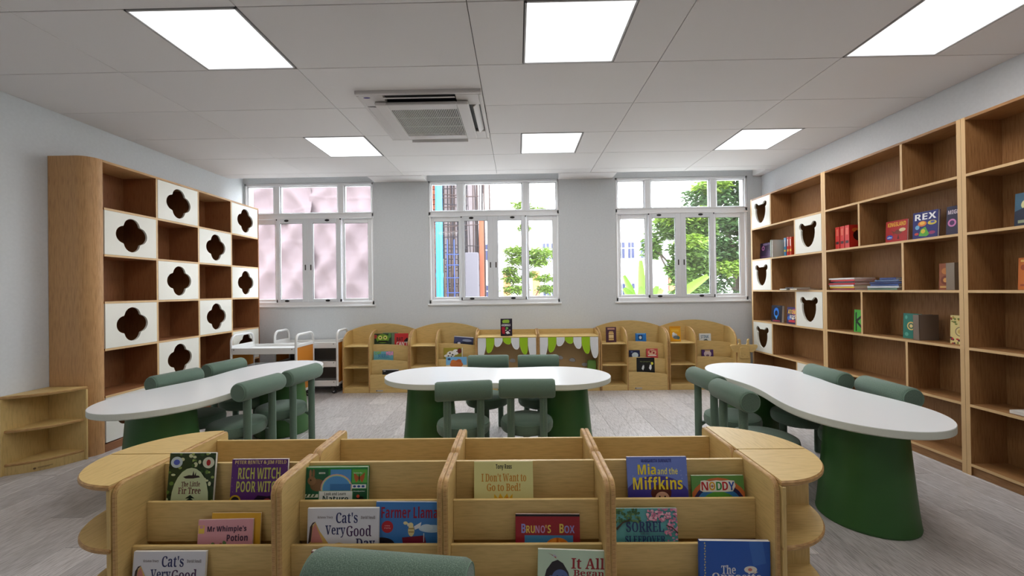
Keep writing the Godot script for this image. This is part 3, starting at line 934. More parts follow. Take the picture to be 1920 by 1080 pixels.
# ------------------------------------------------------------------ tables
func build_tables():
	var out := PackedVector2Array()
	var n := 80
	var hw := func(s: float) -> float:
		var a := absf(s)
		if a > 0.5: return 0.362 * sqrt(maxf(0.0, 1.0 - pow((a - 0.5) / 0.425, 2.0)))
		return 0.300 + 0.062 * (1.0 - cos(PI * a / 0.5)) / 2.0
	for i in n + 1:
		var s := -0.925 * cos(PI * i / n)
		out.append(Vector2(s, -float(hw.call(s))))
	for i in range(n - 1, 0, -1):
		var s := -0.925 * cos(PI * i / n)
		out.append(Vector2(s, hw.call(s)))
	var t := thing("table", "white peanut-shaped table in the middle of the room, before the awning shelves", "table", P(-0.18, 0, 3.385), deg_to_rad(-3), "white peanut-shaped tables")
	var tt := obj("tabletop", G.new().prism(out, 0.562, 0.5985, 0.0015, flat_up()), M.table_edge, t)
	var lam := PackedVector2Array()
	for v in out: lam.append(v * 0.9985)
	obj("laminate", G.new().prism(lam, 0.5975, 0.6, 0.0008, flat_up()), M.table_white, tt)
	var under := PackedVector2Array()
	for v in out: under.append(v * 0.985)
	obj("edge_strip", G.new().prism(under, 0.556, 0.5625, 0, flat_up()), M.table_edge, t)
	for s in [-0.555, 0.555]:
		var prof := []
		prof.append(Vector2(0, 0.002)); prof.append(Vector2(0.228, 0.002)); prof.append(Vector2(0.230, 0.012))
		for k in 9:
			var f := k / 8.0
			prof.append(Vector2(0.228 - 0.047 * pow(f, 0.85), 0.02 + 0.536 * f))
		prof.append(Vector2(0, 0.556))
		var g := G.new()
		g.lathe(prof.slice(0, 3), 48, Transform3D(Basis.IDENTITY, Vector3(s, 0, 0)), true)
		g.lathe(prof.slice(2, 12), 48, Transform3D(Basis.IDENTITY, Vector3(s, 0, 0)))
		g.lathe(prof.slice(11), 48, Transform3D(Basis.IDENTITY, Vector3(s, 0, 0)), true)
		tag(obj("pedestal", g, M.green, t), "dark green tapered drum")
	copy(t, P(-2.315, 0, 3.29), deg_to_rad(80.5), "white peanut-shaped table beside the quatrefoil bookcase", "white peanut-shaped tables")
	copy(t, P(1.94, 0, 2.89), deg_to_rad(90.0), "white peanut-shaped table beside the open bookcases, its green drum in full view", "white peanut-shaped tables")


# ------------------------------------------------------------------ chairs
func build_chairs():
	var grp := "sage green upholstered chairs"
	var t := thing("chair", "", "chair", Vector3.ZERO, 0, grp)
	var R := 0.066
	var L := 0.1925
	var xr := XF(Vector3(0, 0.614, 0.165), Vector3(0, 1, 0), Vector3(-1, 0, 0), Vector3(0, 0, 1))
	var prof := [Vector2(0, -L), Vector2(R - 0.012, -L), Vector2(R - 0.004, -L + 0.005), Vector2(R, -L + 0.016), Vector2(R, 0), Vector2(R, L - 0.016), Vector2(R - 0.004, L - 0.005), Vector2(R - 0.012, L), Vector2(0, L)]
	var g := G.new()
	g.lathe(prof.slice(0, 2), 28, xr, true)
	g.lathe(prof.slice(1, 8), 28, xr)
	g.lathe(prof.slice(7), 28, xr, true)
	var roll := obj("backrest", g, M.fabric, t)
	var pp := G.new()
	for s in [-1, 1]:
		var ring := []
		for k in 25:
			var a := TAU * k / 24
			ring.append(xr * Vector3(cos(a) * (R - 0.009), s * (L - 0.001), sin(a) * (R - 0.009)))
		pp.tube(ring, 0.0022, 5)
	obj("piping", pp, M.piping, roll)
	var sp := [Vector2(0, 0.268), Vector2(0.165, 0.268), Vector2(0.183, 0.275), Vector2(0.192, 0.292), Vector2(0.194, 0.318), Vector2(0.19, 0.338), Vector2(0.178, 0.352), Vector2(0.15, 0.361), Vector2(0.08, 0.366), Vector2(0, 0.367)]
	var xs := Transform3D(Basis.IDENTITY, Vector3(0, 0, -0.035))
	var sg := G.new()
	sg.lathe(sp.slice(0, 2), 36, xs, true)
	sg.lathe(sp.slice(1), 36, xs)
	var seat := obj("seat", sg, M.fabric, t)
	var sr := []
	for k in 37:
		var a := TAU * k / 36
		sr.append(Vector3(cos(a) * 0.186, 0.345, -0.035 + sin(a) * 0.186))
	obj("piping", G.new().tube(sr, 0.0022, 5), M.piping, seat)
	for s in [-1, 1]:
		var pg := G.new().lathe([Vector2(0, 0), Vector2(0.023, 0), Vector2(0.026, 0.006), Vector2(0.026, 0.57), Vector2(0, 0.57)], 16, Transform3D(Basis.IDENTITY, Vector3(s * 0.113, 0, 0.165)), true)
		var leg := obj("leg", pg, M.fabric, t)
		obj("seam", G.new().tube([Vector3(s * 0.113, 0.02, 0.1915), Vector3(s * 0.113, 0.56, 0.1915)], 0.0016, 5), M.piping, leg)
		obj("bracket", G.new().prism(poly([-0.19, 0.272, -0.012, 0.272, -0.012, 0.235, -0.06, 0.262]), -0.016, 0.016, 0.002, XF(Vector3(s * 0.113, 0, 0.165), Vector3(0, 0, 1), Vector3(0, 1, 0), Vector3(-1, 0, 0))), M.fabric, t)
	obj("leg", G.new().lathe([Vector2(0, 0), Vector2(0.023, 0), Vector2(0.026, 0.006), Vector2(0.026, 0.27), Vector2(0, 0.27)], 16, Transform3D(Basis.IDENTITY, Vector3(0, 0, -0.16)), true), M.fabric, t)
	obj("leg_top", G.new().prism(arc(Vector2.ZERO, Vector2(0.12, 0.12), 0, 342, 19), 0.256, 0.269, 0.003, flat_up(Vector3(0, 0, -0.06))), M.black, t)
	# centre of the back roll (x, depth), turn, label
	var spots := [
		[-0.375, 2.80, 9.0, "near left sage chair at the middle table, slightly turned, back to the viewer"],
		[0.057, 2.845, 0.0, "near right sage chair at the middle table, square to it, back to the viewer"],
		[-0.285, 3.915, 180.0, "sage chair on the window side of the middle table, left one, facing the viewer"],
		[0.188, 3.90, 180.0, "sage chair on the window side of the middle table, right one, facing the viewer"],
		[-1.895, 2.985, 79.0, "sage chair on the aisle side of the left table, round roll end nearest"],
		[-1.81, 3.415, 80.5, "sage chair on the aisle side of the left table, the one nearer the trolleys"],
		[-2.745, 3.255, 259.0, "sage chair between the left table and quatrefoil bookcase, nearer the viewer"],
		[-2.715, 3.765, 260.5, "sage chair between the left table and quatrefoil bookcase, nearer the windows"],
		[1.36, 2.63, 272.0, "sage chair on the aisle side of the right table, round roll end facing the viewer"],
		[1.385, 3.06, 274.0, "sage chair on the aisle side of the right table, the farther one"],
		[2.33, 3.13, 87.0, "sage chair between the right table and open bookcases, nearer the windows"],
		[2.365, 2.67, 87.0, "sage chair between the right table and open bookcases, nearer the viewer"],
		[-0.31, 0.955, -7.0, "sage chair closest to the viewer, only the top of its roll in view"]]
	for i in spots.size():
		var s = spots[i]
		var a := deg_to_rad(s[2])
		var p := P(s[0], 0, s[1]) - Vector3(sin(a), 0, cos(a)) * 0.165
		if i == 0:
			t.position = p
			t.rotation.y = a
			t.set_meta("label", s[3])
		else:
			copy(t, p, a, s[3], grp)


# ------------------------------------------------------------------ book displays in the foreground
const FX := [-1.544, -0.9175, -0.291, 0.3355]
const FW := 0.6265
const FMID := 1.83

func side_profile(depth: float, h: float, rf: float, rb: float) -> PackedVector2Array:
	# (z, y): rear at z = 0, front at z = depth
	var p := PackedVector2Array()
	p.append(Vector2(0.0, 0.0)); p.append(Vector2(depth, 0.0))
	p.append_array(arc(Vector2(depth - rf, h - rf), Vector2(rf, rf), 0, 90, 7))
	p.append_array(arc(Vector2(rb, h - rb), Vector2(rb, rb), 90, 180, 4))
	return p


func build_front_displays():
	var D := 0.298
	var t := thing("book_display", "", "book display", Vector3.ZERO, 0, "pale wood pocket book displays")
	for s in [-1, 1]:
		var xf := sideways(Vector3(s * 0.30275 + 0.0095, 0, 0))
		var sp := obj("side_panel", G.new().prism(side_profile(D, 0.58, 0.045, 0.018), 0.0022, 0.0168, 0.0, xf), M.birch_z, t)
		# the rounded, darker plywood edge
		var pr := side_profile(D + 0.0012, 0.5812, 0.046, 0.019)
		obj("edge_strip", G.new().prism(pr, 0.0, 0.019, 0.0045, xf), M.ply, sp)
		var fa := G.new()
		var inner := side_profile(D - 0.006, 0.574, 0.04, 0.016)
		for v in inner.size(): inner[v] += Vector2(0.003, 0.001)
		fa.prism(inner, -0.0006, 0.0196, 0.0, xf)
		obj("face", fa, M.birch_z, sp)
	var w := 0.2927
	obj("back_panel", G.new().box(Vector3(-w, 0.03, 0.072), Vector3(w, 0.572, 0.086), 0.0015), M.birch_x, t)
	for l in [[0.290, 0.452, 0.160], [0.165, 0.313, 0.226], [0.045, 0.190, 0.285]]:
		obj("pocket_front", G.new().box(Vector3(-w, l[0], l[2]), Vector3(w, l[1], l[2] + 0.013), 0.002), M.birch_x, t)
	obj("pocket_floor", G.new().box(Vector3(-w, 0.285, 0.086), Vector3(w, 0.297, 0.158)), M.birch_x, t)
	obj("pocket_floor", G.new().box(Vector3(-w, 0.160, 0.10), Vector3(w, 0.172, 0.222)), M.birch_x, t)
	obj("pocket_floor", G.new().box(Vector3(-w, 0.040, 0.07), Vector3(w, 0.052, 0.283)), M.birch_x, t)
	obj("riser", G.new().box(Vector3(-w, 0.172, 0.146), Vector3(w, 0.285, 0.157)), M.birch_x, t)
	obj("riser", G.new().box(Vector3(-w, 0.052, 0.21), Vector3(w, 0.160, 0.221)), M.birch_x, t)
	obj("base", G.new().box(Vector3(-w, 0.0, 0.255), Vector3(w, 0.04, 0.27)), M.birch_x, t)
	var lab := ["front pocket display holding the fir tree and witch books", "front pocket display holding the nature board book and two cat and llama books",
		"front pocket display holding the pale yellow bedtime book", "front pocket display at the right end, holding the rainbow book",
		"empty-topped pocket display in the rear row, leftmost, behind the witch book", "pocket display in the rear row behind the nature board book",
		"pocket display in the rear row behind the pale yellow bedtime book", "pocket display in the rear row, at the right-hand end"]
	for r in 2:
		for i in 4:
			var at := P(FX[i] + FW / 2, 0, FMID if r == 0 else FMID + 0.304)
			if r == 0 and i == 0:
				t.position = at
				t.set_meta("label", lab[0])
			else:
				var c := copy(t, at, 0, lab[r * 4 + i], "pale wood pocket book displays")
				if r == 1: c.get_node("back_panel").position.y -= 0.014
	# quarter-round end shelves
	var q := thing("end_shelf", "", "shelf", Vector3.ZERO, 0, "quarter-round end shelves")
	var R := 0.305
	var fan := func(r: float) -> PackedVector2Array:
		var p := PackedVector2Array()
		p.append(Vector2(0.0, 0.0))
		p.append_array(arc(Vector2.ZERO, Vector2(r, r), -90, 0, 22))
		return p
	for y in [0.065, 0.322, 0.56]:
		var b := obj("shelf" if y < 0.5 else "top", G.new().prism(fan.call(R - 0.001), y, y + 0.02, 0.005, flat_up()), M.ply, q)
		var inner := PackedVector2Array()
		for v in fan.call(R - 0.007): inner.append(v + Vector2(0.001, -0.001))
		obj("face", G.new().prism(inner, y - 0.0006, y + 0.0206, 0.0, flat_up()), M.birch_x, b)
	obj("side_panel", G.new().box(Vector3(0.0, 0.0, R), Vector3(0.016, 0.56, 0.0), 0.003), M.birch_y, q)
	obj("back_panel", G.new().box(Vector3(0.016, 0.0, 0.016), Vector3(R - 0.006, 0.56, 0.0), 0.002), M.birch_y, q)
	var kick := PackedVector2Array()
	kick.append_array(arc(Vector2.ZERO, Vector2(R - 0.02, R - 0.02), -90, 0, 18))
	var kin := arc(Vector2.ZERO, Vector2(R - 0.034, R - 0.034), -90, 0, 18)
	kin.reverse()
	kick.append_array(kin)
	obj("base", G.new().prism(kick, 0.0, 0.065, 0, flat_up()), M.birch_y, q)
	# right end front: opens towards +x and the viewer; the others are turned copies
	q.position = P(FX[3] + FW + 0.0005, 0, FMID - 0.003)
	q.set_meta("label", "quarter-round end shelf right of the rainbow book display, nearer the viewer")
	copy(q, P(FX[3] + FW + 0.0005, 0, FMID + 0.002), PI / 2, "quarter-round end shelf at the right end, joined behind the nearer quarter", "quarter-round end shelves")
	copy(q, P(FX[0] - 0.0005, 0, FMID - 0.003), -PI / 2, "quarter-round end shelf left of the fir tree book display, nearer the viewer", "quarter-round end shelves")
	copy(q, P(FX[0] - 0.0005, 0, FMID + 0.002), PI, "quarter-round end shelf at the left end, joined behind the nearer quarter", "quarter-round end shelves")


# ------------------------------------------------------------------ arched displays under the windows
func arch_profile(depth: float) -> PackedVector2Array:
	var p := PackedVector2Array()
	p.append(Vector2(0, 0)); p.append(Vector2(depth, 0)); p.append(Vector2(depth, 0.56))
	for i in 13:
		var a := i / 12.0 * PI / 2
		p.append(Vector2(0.055 + (depth - 0.055) * pow(cos(a), 0.8), 0.58 + 0.205 * sin(a)))
	p.append(Vector2(0.02, 0.785)); p.append(Vector2(0, 0.775))
	return p


func build_back_displays():
	var t := thing("book_display", "", "book display", Vector3.ZERO, 0, "arched wooden displays under the windows")
	var W := 0.862
	var D := 0.33
	for x in [0.0, 0.335, W - 0.018]:
		var pf := arch_profile(D - (0.004 if x == 0.335 else 0.0))
		var xf := sideways(Vector3(x + 0.018, 0 if x != 0.335 else 0.0, 0))
		var nm := "divider" if x == 0.335 else "side_panel"
		var sp := obj(nm, G.new().prism(pf, 0.0, 0.018, 0.005, xf), M.ply_side, t)
		var inn := PackedVector2Array()
		for v in pf: inn.append(Vector2(clampf(v.x, 0.001, D - 0.008), maxf(0.001, v.y - 0.006)))
		obj("face", G.new().prism(inn, -0.0005, 0.0185, 0, xf), M.birch_y, sp)
	var top := func(x: float) -> float:
		return 0.785 + 0.082 * (1.0 - pow((x - W / 2) / (W / 2), 2.0))
	var bp := PackedVector2Array()
	bp.append(Vector2(0.0, 0.02)); bp.append(Vector2(W, 0.02))
	for i in 25:
		var x := W - W * i / 24.0
		bp.append(Vector2(x, top.call(x)))
	obj("back_panel", G.new().prism(bp, 0.0, 0.014, 0.002), M.birch_x, t)
	for l in [[0.056, 0.197, 0.306], [0.12, 0.378, 0.25], [0.31, 0.573, 0.185]]:
		var lp := PackedVector2Array()
		lp.append(Vector2(0.353, l[0])); lp.append(Vector2(W - 0.018, l[0]))
		for i in 15:
			var x := W - 0.018 - (W - 0.018 - 0.353) * i / 14.0
			lp.append(Vector2(x, l[1] + (float(top.call(x)) - 0.785) * 0.42))
		obj("pocket_front", G.new().prism(lp, l[2], l[2] + 0.012, 0.002), M.birch_x, t)
	for l in [[0.055, 0.306], [0.25, 0.25], [0.43, 0.185]]:
		obj("pocket_floor", G.new().box(Vector3(0.353, l[0], 0.014), Vector3(W - 0.018, l[0] + 0.01, l[1])), M.birch_x, t)
	for y in [0.052, 0.312, 0.582]:
		obj("shelf", G.new().box(Vector3(0.018, y, 0.014), Vector3(0.335, y + 0.016, 0.318 if y < 0.5 else 0.30), 0.004), M.birch_x, t)
	obj("base", G.new().box(Vector3(0.018, 0.0, 0.322), Vector3(W - 0.018, 0.054, 0.308), 0.002), M.birch_x, t)
	var np := obj("name_plate", G.new().box(Vector3(0.43, 0.018, 0.322), Vector3(0.52, 0.036, 0.324), 0.001), M.ac_grey, t)
	obj("dot", G.new().prism(arc(Vector2.ZERO, Vector2(0.007, 0.007), 0, 330, 11), 0.324, 0.3248, 0, Transform3D(Basis.IDENTITY, Vector3(0.44, 0.027, 0))), M.dark, np)
	var lab := ["arched wooden book display beside the white trolleys", "arched wooden book display left of the awning shelves, holding the dog and seaside books",
		"arched wooden book display right of the awning shelves, holding the penguin book", "arched wooden book display beside the giraffe panel"]
	var xs := [-2.259, -1.394, 1.050, 1.919]
	for i in 4:
		if i == 0:
			t.position = P(xs[0], 0, DW - 0.015)
			t.set_meta("label", lab[0])
		else:
			copy(t, P(xs[i], 0, DW - 0.015), 0, lab[i], "arched wooden displays under the windows")


func build_theatres():
	var W := 0.786
	var t := thing("play_shelf", "", "shelf", Vector3.ZERO, 0, "low awning shelves")
	var pf := PackedVector2Array()
	for v in [[0, 0], [0.33, 0], [0.33, 0.695], [0.31, 0.735], [0.02, 0.775], [0, 0.765]]: pf.append(Vector2(v[0], v[1]))
	for x in [0.0, W - 0.018]:
		var sp := obj("side_panel", G.new().prism(pf, 0.0, 0.018, 0.005, sideways(Vector3(x + 0.018, 0, 0))), M.ply_side, t)
		var inn := PackedVector2Array()
		for v in pf: inn.append(Vector2(clampf(v.x, 0.002, 0.322), maxf(0.001, v.y - 0.007)))
		obj("face", G.new().prism(inn, -0.0005, 0.0185, 0, sideways(Vector3(x + 0.018, 0, 0))), M.birch_y, sp)
	obj("back_board", G.new().box(Vector3(0.018, 0.02, 0.0), Vector3(W - 0.018, 0.765, 0.014), 0.003), M.birch_x, t)
	obj("top_shelf", G.new().box(Vector3(0.018, 0.686, 0.014), Vector3(W - 0.018, 0.703, 0.325), 0.005), M.birch_x, t)
	var felt := obj("felt_board", G.new().box(Vector3(0.018, 0.07, 0.11), Vector3(W - 0.018, 0.686, 0.122)), mat(c8(176, 146, 104), 0.95), t)
	for s in [[0.30, 0.395, 0.034, 0.026], [0.46, 0.362, 0.040, 0.028], [0.62, 0.30, 0.035, 0.026]]:
		var st := PackedVector2Array()
		for k in 18:
			var a := TAU * k / 18
			st.append(Vector2(s[0] + cos(a) * s[2] * (1 + 0.12 * sin(a * 3 + s[0] * 9)), s[1] + sin(a) * s[3] * (1 + 0.1 * cos(a * 2 + s[1] * 20))))
		obj("felt_stone", G.new().prism(st, 0.122, 0.134, 0.004), mat(c8(168, 166, 166), 0.95), felt)
	obj("felt_bush", G.new().prism(rounded(W - 0.145, 0.10, W - 0.035, 0.375, 0.02), 0.20, 0.24, 0.006), mat(c8(110, 150, 76), 0.95), t)
	obj("shelf", G.new().box(Vector3(0.018, 0.055, 0.014), Vector3(W - 0.018, 0.072, 0.318), 0.003), M.birch_x, t)
	obj("felt_grass", G.new().box(Vector3(0.018, 0.105, 0.26), Vector3(W - 0.018, 0.135, 0.275), 0.003), mat(c8(118, 184, 62), 0.95), t)
	obj("base", G.new().box(Vector3(0.018, 0, 0.322), Vector3(W - 0.018, 0.055, 0.308), 0.002), M.birch_x, t)
	var fw := (W - 0.04) / 7
	var white := mat(c8(226, 228, 230), 0.95)
	var lime := mat(c8(158, 200, 34), 0.95)
	var trim_w := mat(c8(240, 240, 240), 0.9)
	var trim_g := mat(c8(176, 216, 60), 0.9)
	for k in 7:
		var len_: float = [0.275, 0.195, 0.115, 0.085, 0.152, 0.218, 0.275][k]
		var x0 := 0.02 + k * fw + 0.002
		var x1 := x0 + fw - 0.004
		var low: float = [0.3, 0.25, 0.28, 0.72, 0.68, 0.72, 0.6][k]
		var f := PackedVector2Array()
		f.append(Vector2(x1, 0.686)); f.append(Vector2(x0, 0.686))
		for i in 13:
			var u := i / 12.0
			var s := u / low - 1.0 if u < low else (u - low) / (1.0 - low)
			var e := 0.25 if (k < 3) == (u < low) else 0.62
			f.append(Vector2(lerpf(x0, x1, u), 0.686 - len_ * (1.0 - e * pow(absf(s), 2.6) - 0.02)))
		var fl := obj("flag", G.new().prism(f, 0.326, 0.333, 0.0), trim_w if k % 2 == 0 else trim_g, t)
		var c := Vector2.ZERO
		for v in f: c += v / f.size()
		var inn := PackedVector2Array()
		for v in f:
			var dv: Vector2 = (c - v)
			inn.append(v + Vector2(signf(dv.x) * minf(0.006, absf(dv.x)), minf(0.007, absf(dv.y)) * (1.0 if v.y < 0.68 else 0.0)))
		obj("cloth", G.new().prism(inn, 0.325, 0.335, 0.0), white if k % 2 == 0 else lime, fl)
	t.position = P(-0.535, 0, DW - 0.015)
	t.set_meta("label", "low wooden shelf with a green and white awning, the black book on top")
	copy(t, P(0.256, 0, DW - 0.015), 0, "low wooden shelf with a green and white awning, nothing on top", "low awning shelves")


func build_corner_shelf():
	var o := P(XL + 0.008, 0, 3.222)
	var t := thing("corner_shelf", "low quarter-round wooden corner shelf against the end of the quatrefoil bookcase", "shelf", o)
	var R := 0.318
	var fan := func(r: float) -> PackedVector2Array:
		var p := PackedVector2Array()
		p.append(Vector2(0, 0)); p.append(Vector2(0, -r))
		for i in range(1, 16):
			var f := i / 16.0
			var c := Vector2(0, -r).lerp(Vector2(r, 0), f)
			p.append(c + Vector2(1, -1).normalized() * 0.055 * sin(f * PI))
		p.append(Vector2(r, 0))
		return p
	for y in [0.062, 0.305, 0.555]:
		var b := obj("shelf" if y < 0.5 else "top", G.new().prism(fan.call(R if y > 0.5 else R - 0.012), y, y + 0.02, 0.005, flat_up()), M.ply, t)
		var inn := PackedVector2Array()
		for v in fan.call(R - (0.006 if y > 0.5 else 0.018)): inn.append(v + Vector2(0.001, -0.001))
		obj("face", G.new().prism(inn, y - 0.0005, y + 0.0205, 0, flat_up()), M.birch_x, b)
	obj("side_panel", G.new().box(Vector3(0, 0, 0), Vector3(R, 0.555, 0.015), 0.003), M.birch_y, t)
	obj("side_panel", G.new().box(Vector3(0, 0, 0.015), Vector3(0.015, 0.555, R), 0.003), M.birch_y, t)
	var kick := PackedVector2Array()
	var outer: PackedVector2Array = fan.call(R - 0.014)
	kick.append_array(outer)
	var bs := obj("base", G.new().prism(kick, 0, 0.062, 0, flat_up()), M.birch_y, t)
	var mid := Vector3(0.205, 0.03, 0.205)
	var lx := XF(mid + Vector3(0.004, 0, 0.004), Vector3(1, 0, -1).normalized(), Vector3.UP, Vector3(1, 0, 1).normalized())
	var lg := G.new()
	lg.prism(arc(Vector2(-0.05, 0), Vector2(0.008, 0.007), 0, 330, 11), -0.004, 0.0015, 0, lx)
	lg.box(Vector3(-0.035, 0.004, -0.004), Vector3(0.04, 0.006, 0.0015), 0, lx)
	lg.box(Vector3(-0.035, -0.002, -0.004), Vector3(0.025, -0.0005, 0.0015), 0, lx)
	obj("logo", lg, paint(c8(110, 84, 50)), bs)


# ------------------------------------------------------------------ trolleys
func trolley(label: String, at: Vector3, L: float, Dp: float, solid: bool):
	var t := thing("book_trolley", label, "trolley", at, 0, "white book trolleys with orange end panels")
	var r := 0.0145
	for s in [-1, 1]:
		var x: float = s * (L / 2)
		var z0 := -Dp / 2 + r
		var z1 := Dp / 2 - r
		var pth := [Vector3(x, 0.105, z1)]
		pth.append(Vector3(x, 0.72, z1))
		for k in range(1, 8):
			var a := k / 8.0 * PI / 2
			pth.append(Vector3(x, 0.725 + 0.08 * sin(a), z1 - 0.08 + 0.08 * cos(a)))
		for k in range(0, 8):
			var a := PI / 2 + k / 8.0 * PI / 2
			pth.append(Vector3(x, 0.725 + 0.08 * sin(a), z0 + 0.08 + 0.08 * cos(a)))
		pth.append(Vector3(x, 0.72, z0))
		pth.append(Vector3(x, 0.105, z0))
		var fr := obj("end_frame", G.new().tube(pth, r, 10), M.metal_white, t)
		var rails := G.new()
		rails.box(Vector3(x - 0.009, 0.652, z0), Vector3(x + 0.009, 0.69, z1), 0.003)
		rails.box(Vector3(x - 0.009, 0.115, z0), Vector3(x + 0.009, 0.14, z1), 0.003)
		obj("rail", rails, M.metal_white, fr)
		tag(obj("end_panel", G.new().box(Vector3(x - 0.005, 0.14, z0 + 0.012), Vector3(x + 0.005, 0.652, z1 - 0.012), 0.001), M.orange, t), "orange end panel")
	for y in [0.10, 0.345, 0.585]:
		var g := G.new()
		var x0 := -L / 2 + 0.012
		var x1 := L / 2 - 0.012
		g.box(Vector3(x0, y + 0.03, -Dp / 2 + 0.01), Vector3(x1, y + 0.04, Dp / 2 - 0.01))
		for s in [-1, 1]:
			g.box(Vector3(x0, y, s * (Dp / 2 - 0.012)), Vector3(x1, y + 0.073, s * (Dp / 2)), 0.004)
			g.box(Vector3(s * (L / 2 - 0.02), y, -Dp / 2 + 0.012), Vector3(s * (L / 2 - 0.012), y + 0.073, Dp / 2 - 0.012))
		var tr := obj("tray", g, M.metal_white, t)
		var bl := G.new()
		for s in [-1, 1]:
			bl.prism(arc(Vector2.ZERO, Vector2(0.006, 0.006), 0, 315, 7), 0, 0.003, 0.001, Transform3D(Basis.IDENTITY, Vector3(s * (L / 2 - 0.04), y + 0.055, Dp / 2)))
		obj("bolt", bl, M.dark, tr)
	if solid:
		obj("back_sheet", G.new().box(Vector3(-L / 2 + 0.02, 0.14, -Dp / 2 + 0.012), Vector3(L / 2 - 0.02, 0.585, -Dp / 2 + 0.02)), mat(c8(118, 110, 104), 0.6), t)
	for sx in [-1, 1]:
		for sz in [-1, 1]:
			var c := Vector3(sx * (L / 2 - 0.07), 0.0, sz * (Dp / 2 - 0.04))
			var w := obj("caster", G.new().lathe([Vector2(0, -0.011), Vector2(0.03, -0.011), Vector2(0.034, -0.006), Vector2(0.034, 0.006), Vector2(0.03, 0.011), Vector2(0, 0.011)], 18, XF(c + Vector3(0.015, 0.034, 0), Vector3(1, 0, 0), Vector3(0, 0, 1), Vector3(0, -1, 0)), true), M.black, t)
			obj("hub", G.new().lathe([Vector2(0, -0.014), Vector2(0.013, -0.014), Vector2(0.013, 0.014), Vector2(0, 0.014)], 12, XF(c + Vector3(0.015, 0.034, 0), Vector3(1, 0, 0), Vector3(0, 0, 1), Vector3(0, -1, 0)), true), M.chrome, w)
			var fk := G.new()
			for e in [-1, 1]:
				fk.box(c + Vector3(-0.012, 0.034, e * 0.016 - 0.0015), c + Vector3(0.022, 0.085, e * 0.016 + 0.0015))
			fk.box(c + Vector3(-0.016, 0.08, -0.0175), c + Vector3(0.022, 0.10, 0.0175), 0.002)
			obj("fork", fk, M.dark, w)


func build_trolleys():
	trolley("white metal book trolley beside the quatrefoil bookcase, nearer the viewer", P(-2.972, 0, 4.955), 0.762, 0.43, false)
	trolley("white metal book trolley against the window wall beside the arched display", P(-2.712, 0, 5.375), 0.80, 0.35, true)


func build_giraffe():
	var o := P(2.846, 0, 5.222)
	var t := thing("giraffe_panel", "wooden giraffe-shaped panel standing beside the last arched display", "decoration", o)
	var p := PackedVector2Array()
	for v in [[-0.08, 0.0], [0.08, 0.0], [0.078, 0.40], [0.076, 0.475]]: p.append(Vector2(v[0], v[1]))
	# right ear, horns, left ear
	for v in [[0.10, 0.47], [0.135, 0.49], [0.165, 0.53], [0.172, 0.555], [0.16, 0.568], [0.12, 0.570], [0.075, 0.568]]: p.append(Vector2(v[0], v[1]))
	for v in [[0.062, 0.59], [0.064, 0.615], [0.072, 0.628], [0.066, 0.642], [0.050, 0.640], [0.040, 0.624], [0.040, 0.59], [0.030, 0.570]]: p.append(Vector2(v[0], v[1]))
	for v in [[-0.030, 0.570], [-0.040, 0.59], [-0.040, 0.624], [-0.050, 0.640], [-0.066, 0.642], [-0.072, 0.628], [-0.064, 0.615], [-0.062, 0.59]]: p.append(Vector2(v[0], v[1]))
	for v in [[-0.075, 0.568], [-0.12, 0.570], [-0.16, 0.568], [-0.172, 0.555], [-0.165, 0.53], [-0.135, 0.49], [-0.10, 0.47], [-0.076, 0.475], [-0.078, 0.40]]: p.append(Vector2(v[0], v[1]))
	obj("body", G.new().prism(p, 0, 0.018, 0.003), M.birch_x, t)
	var mz := obj("muzzle", G.new().prism(rounded(-0.062, 0.395, 0.062, 0.545, 0.03), 0.018, 0.032, 0.003), M.birch_x, t)
	var ey := G.new()
	for v in [[-0.028, 0.422], [0.028, 0.422], [0.0, 0.445]]:
		ey.prism(arc(Vector2(v[0], v[1]), Vector2(0.004, 0.004), 0, 315, 7), 0.032, 0.0325)
	obj("nostril", ey, paint(c8(120, 90, 56)), mz)
	obj("foot", G.new().box(Vector3(-0.05, 0, 0.0), Vector3(0.08, 0.016, 0.12), 0.003), M.birch_x, t)


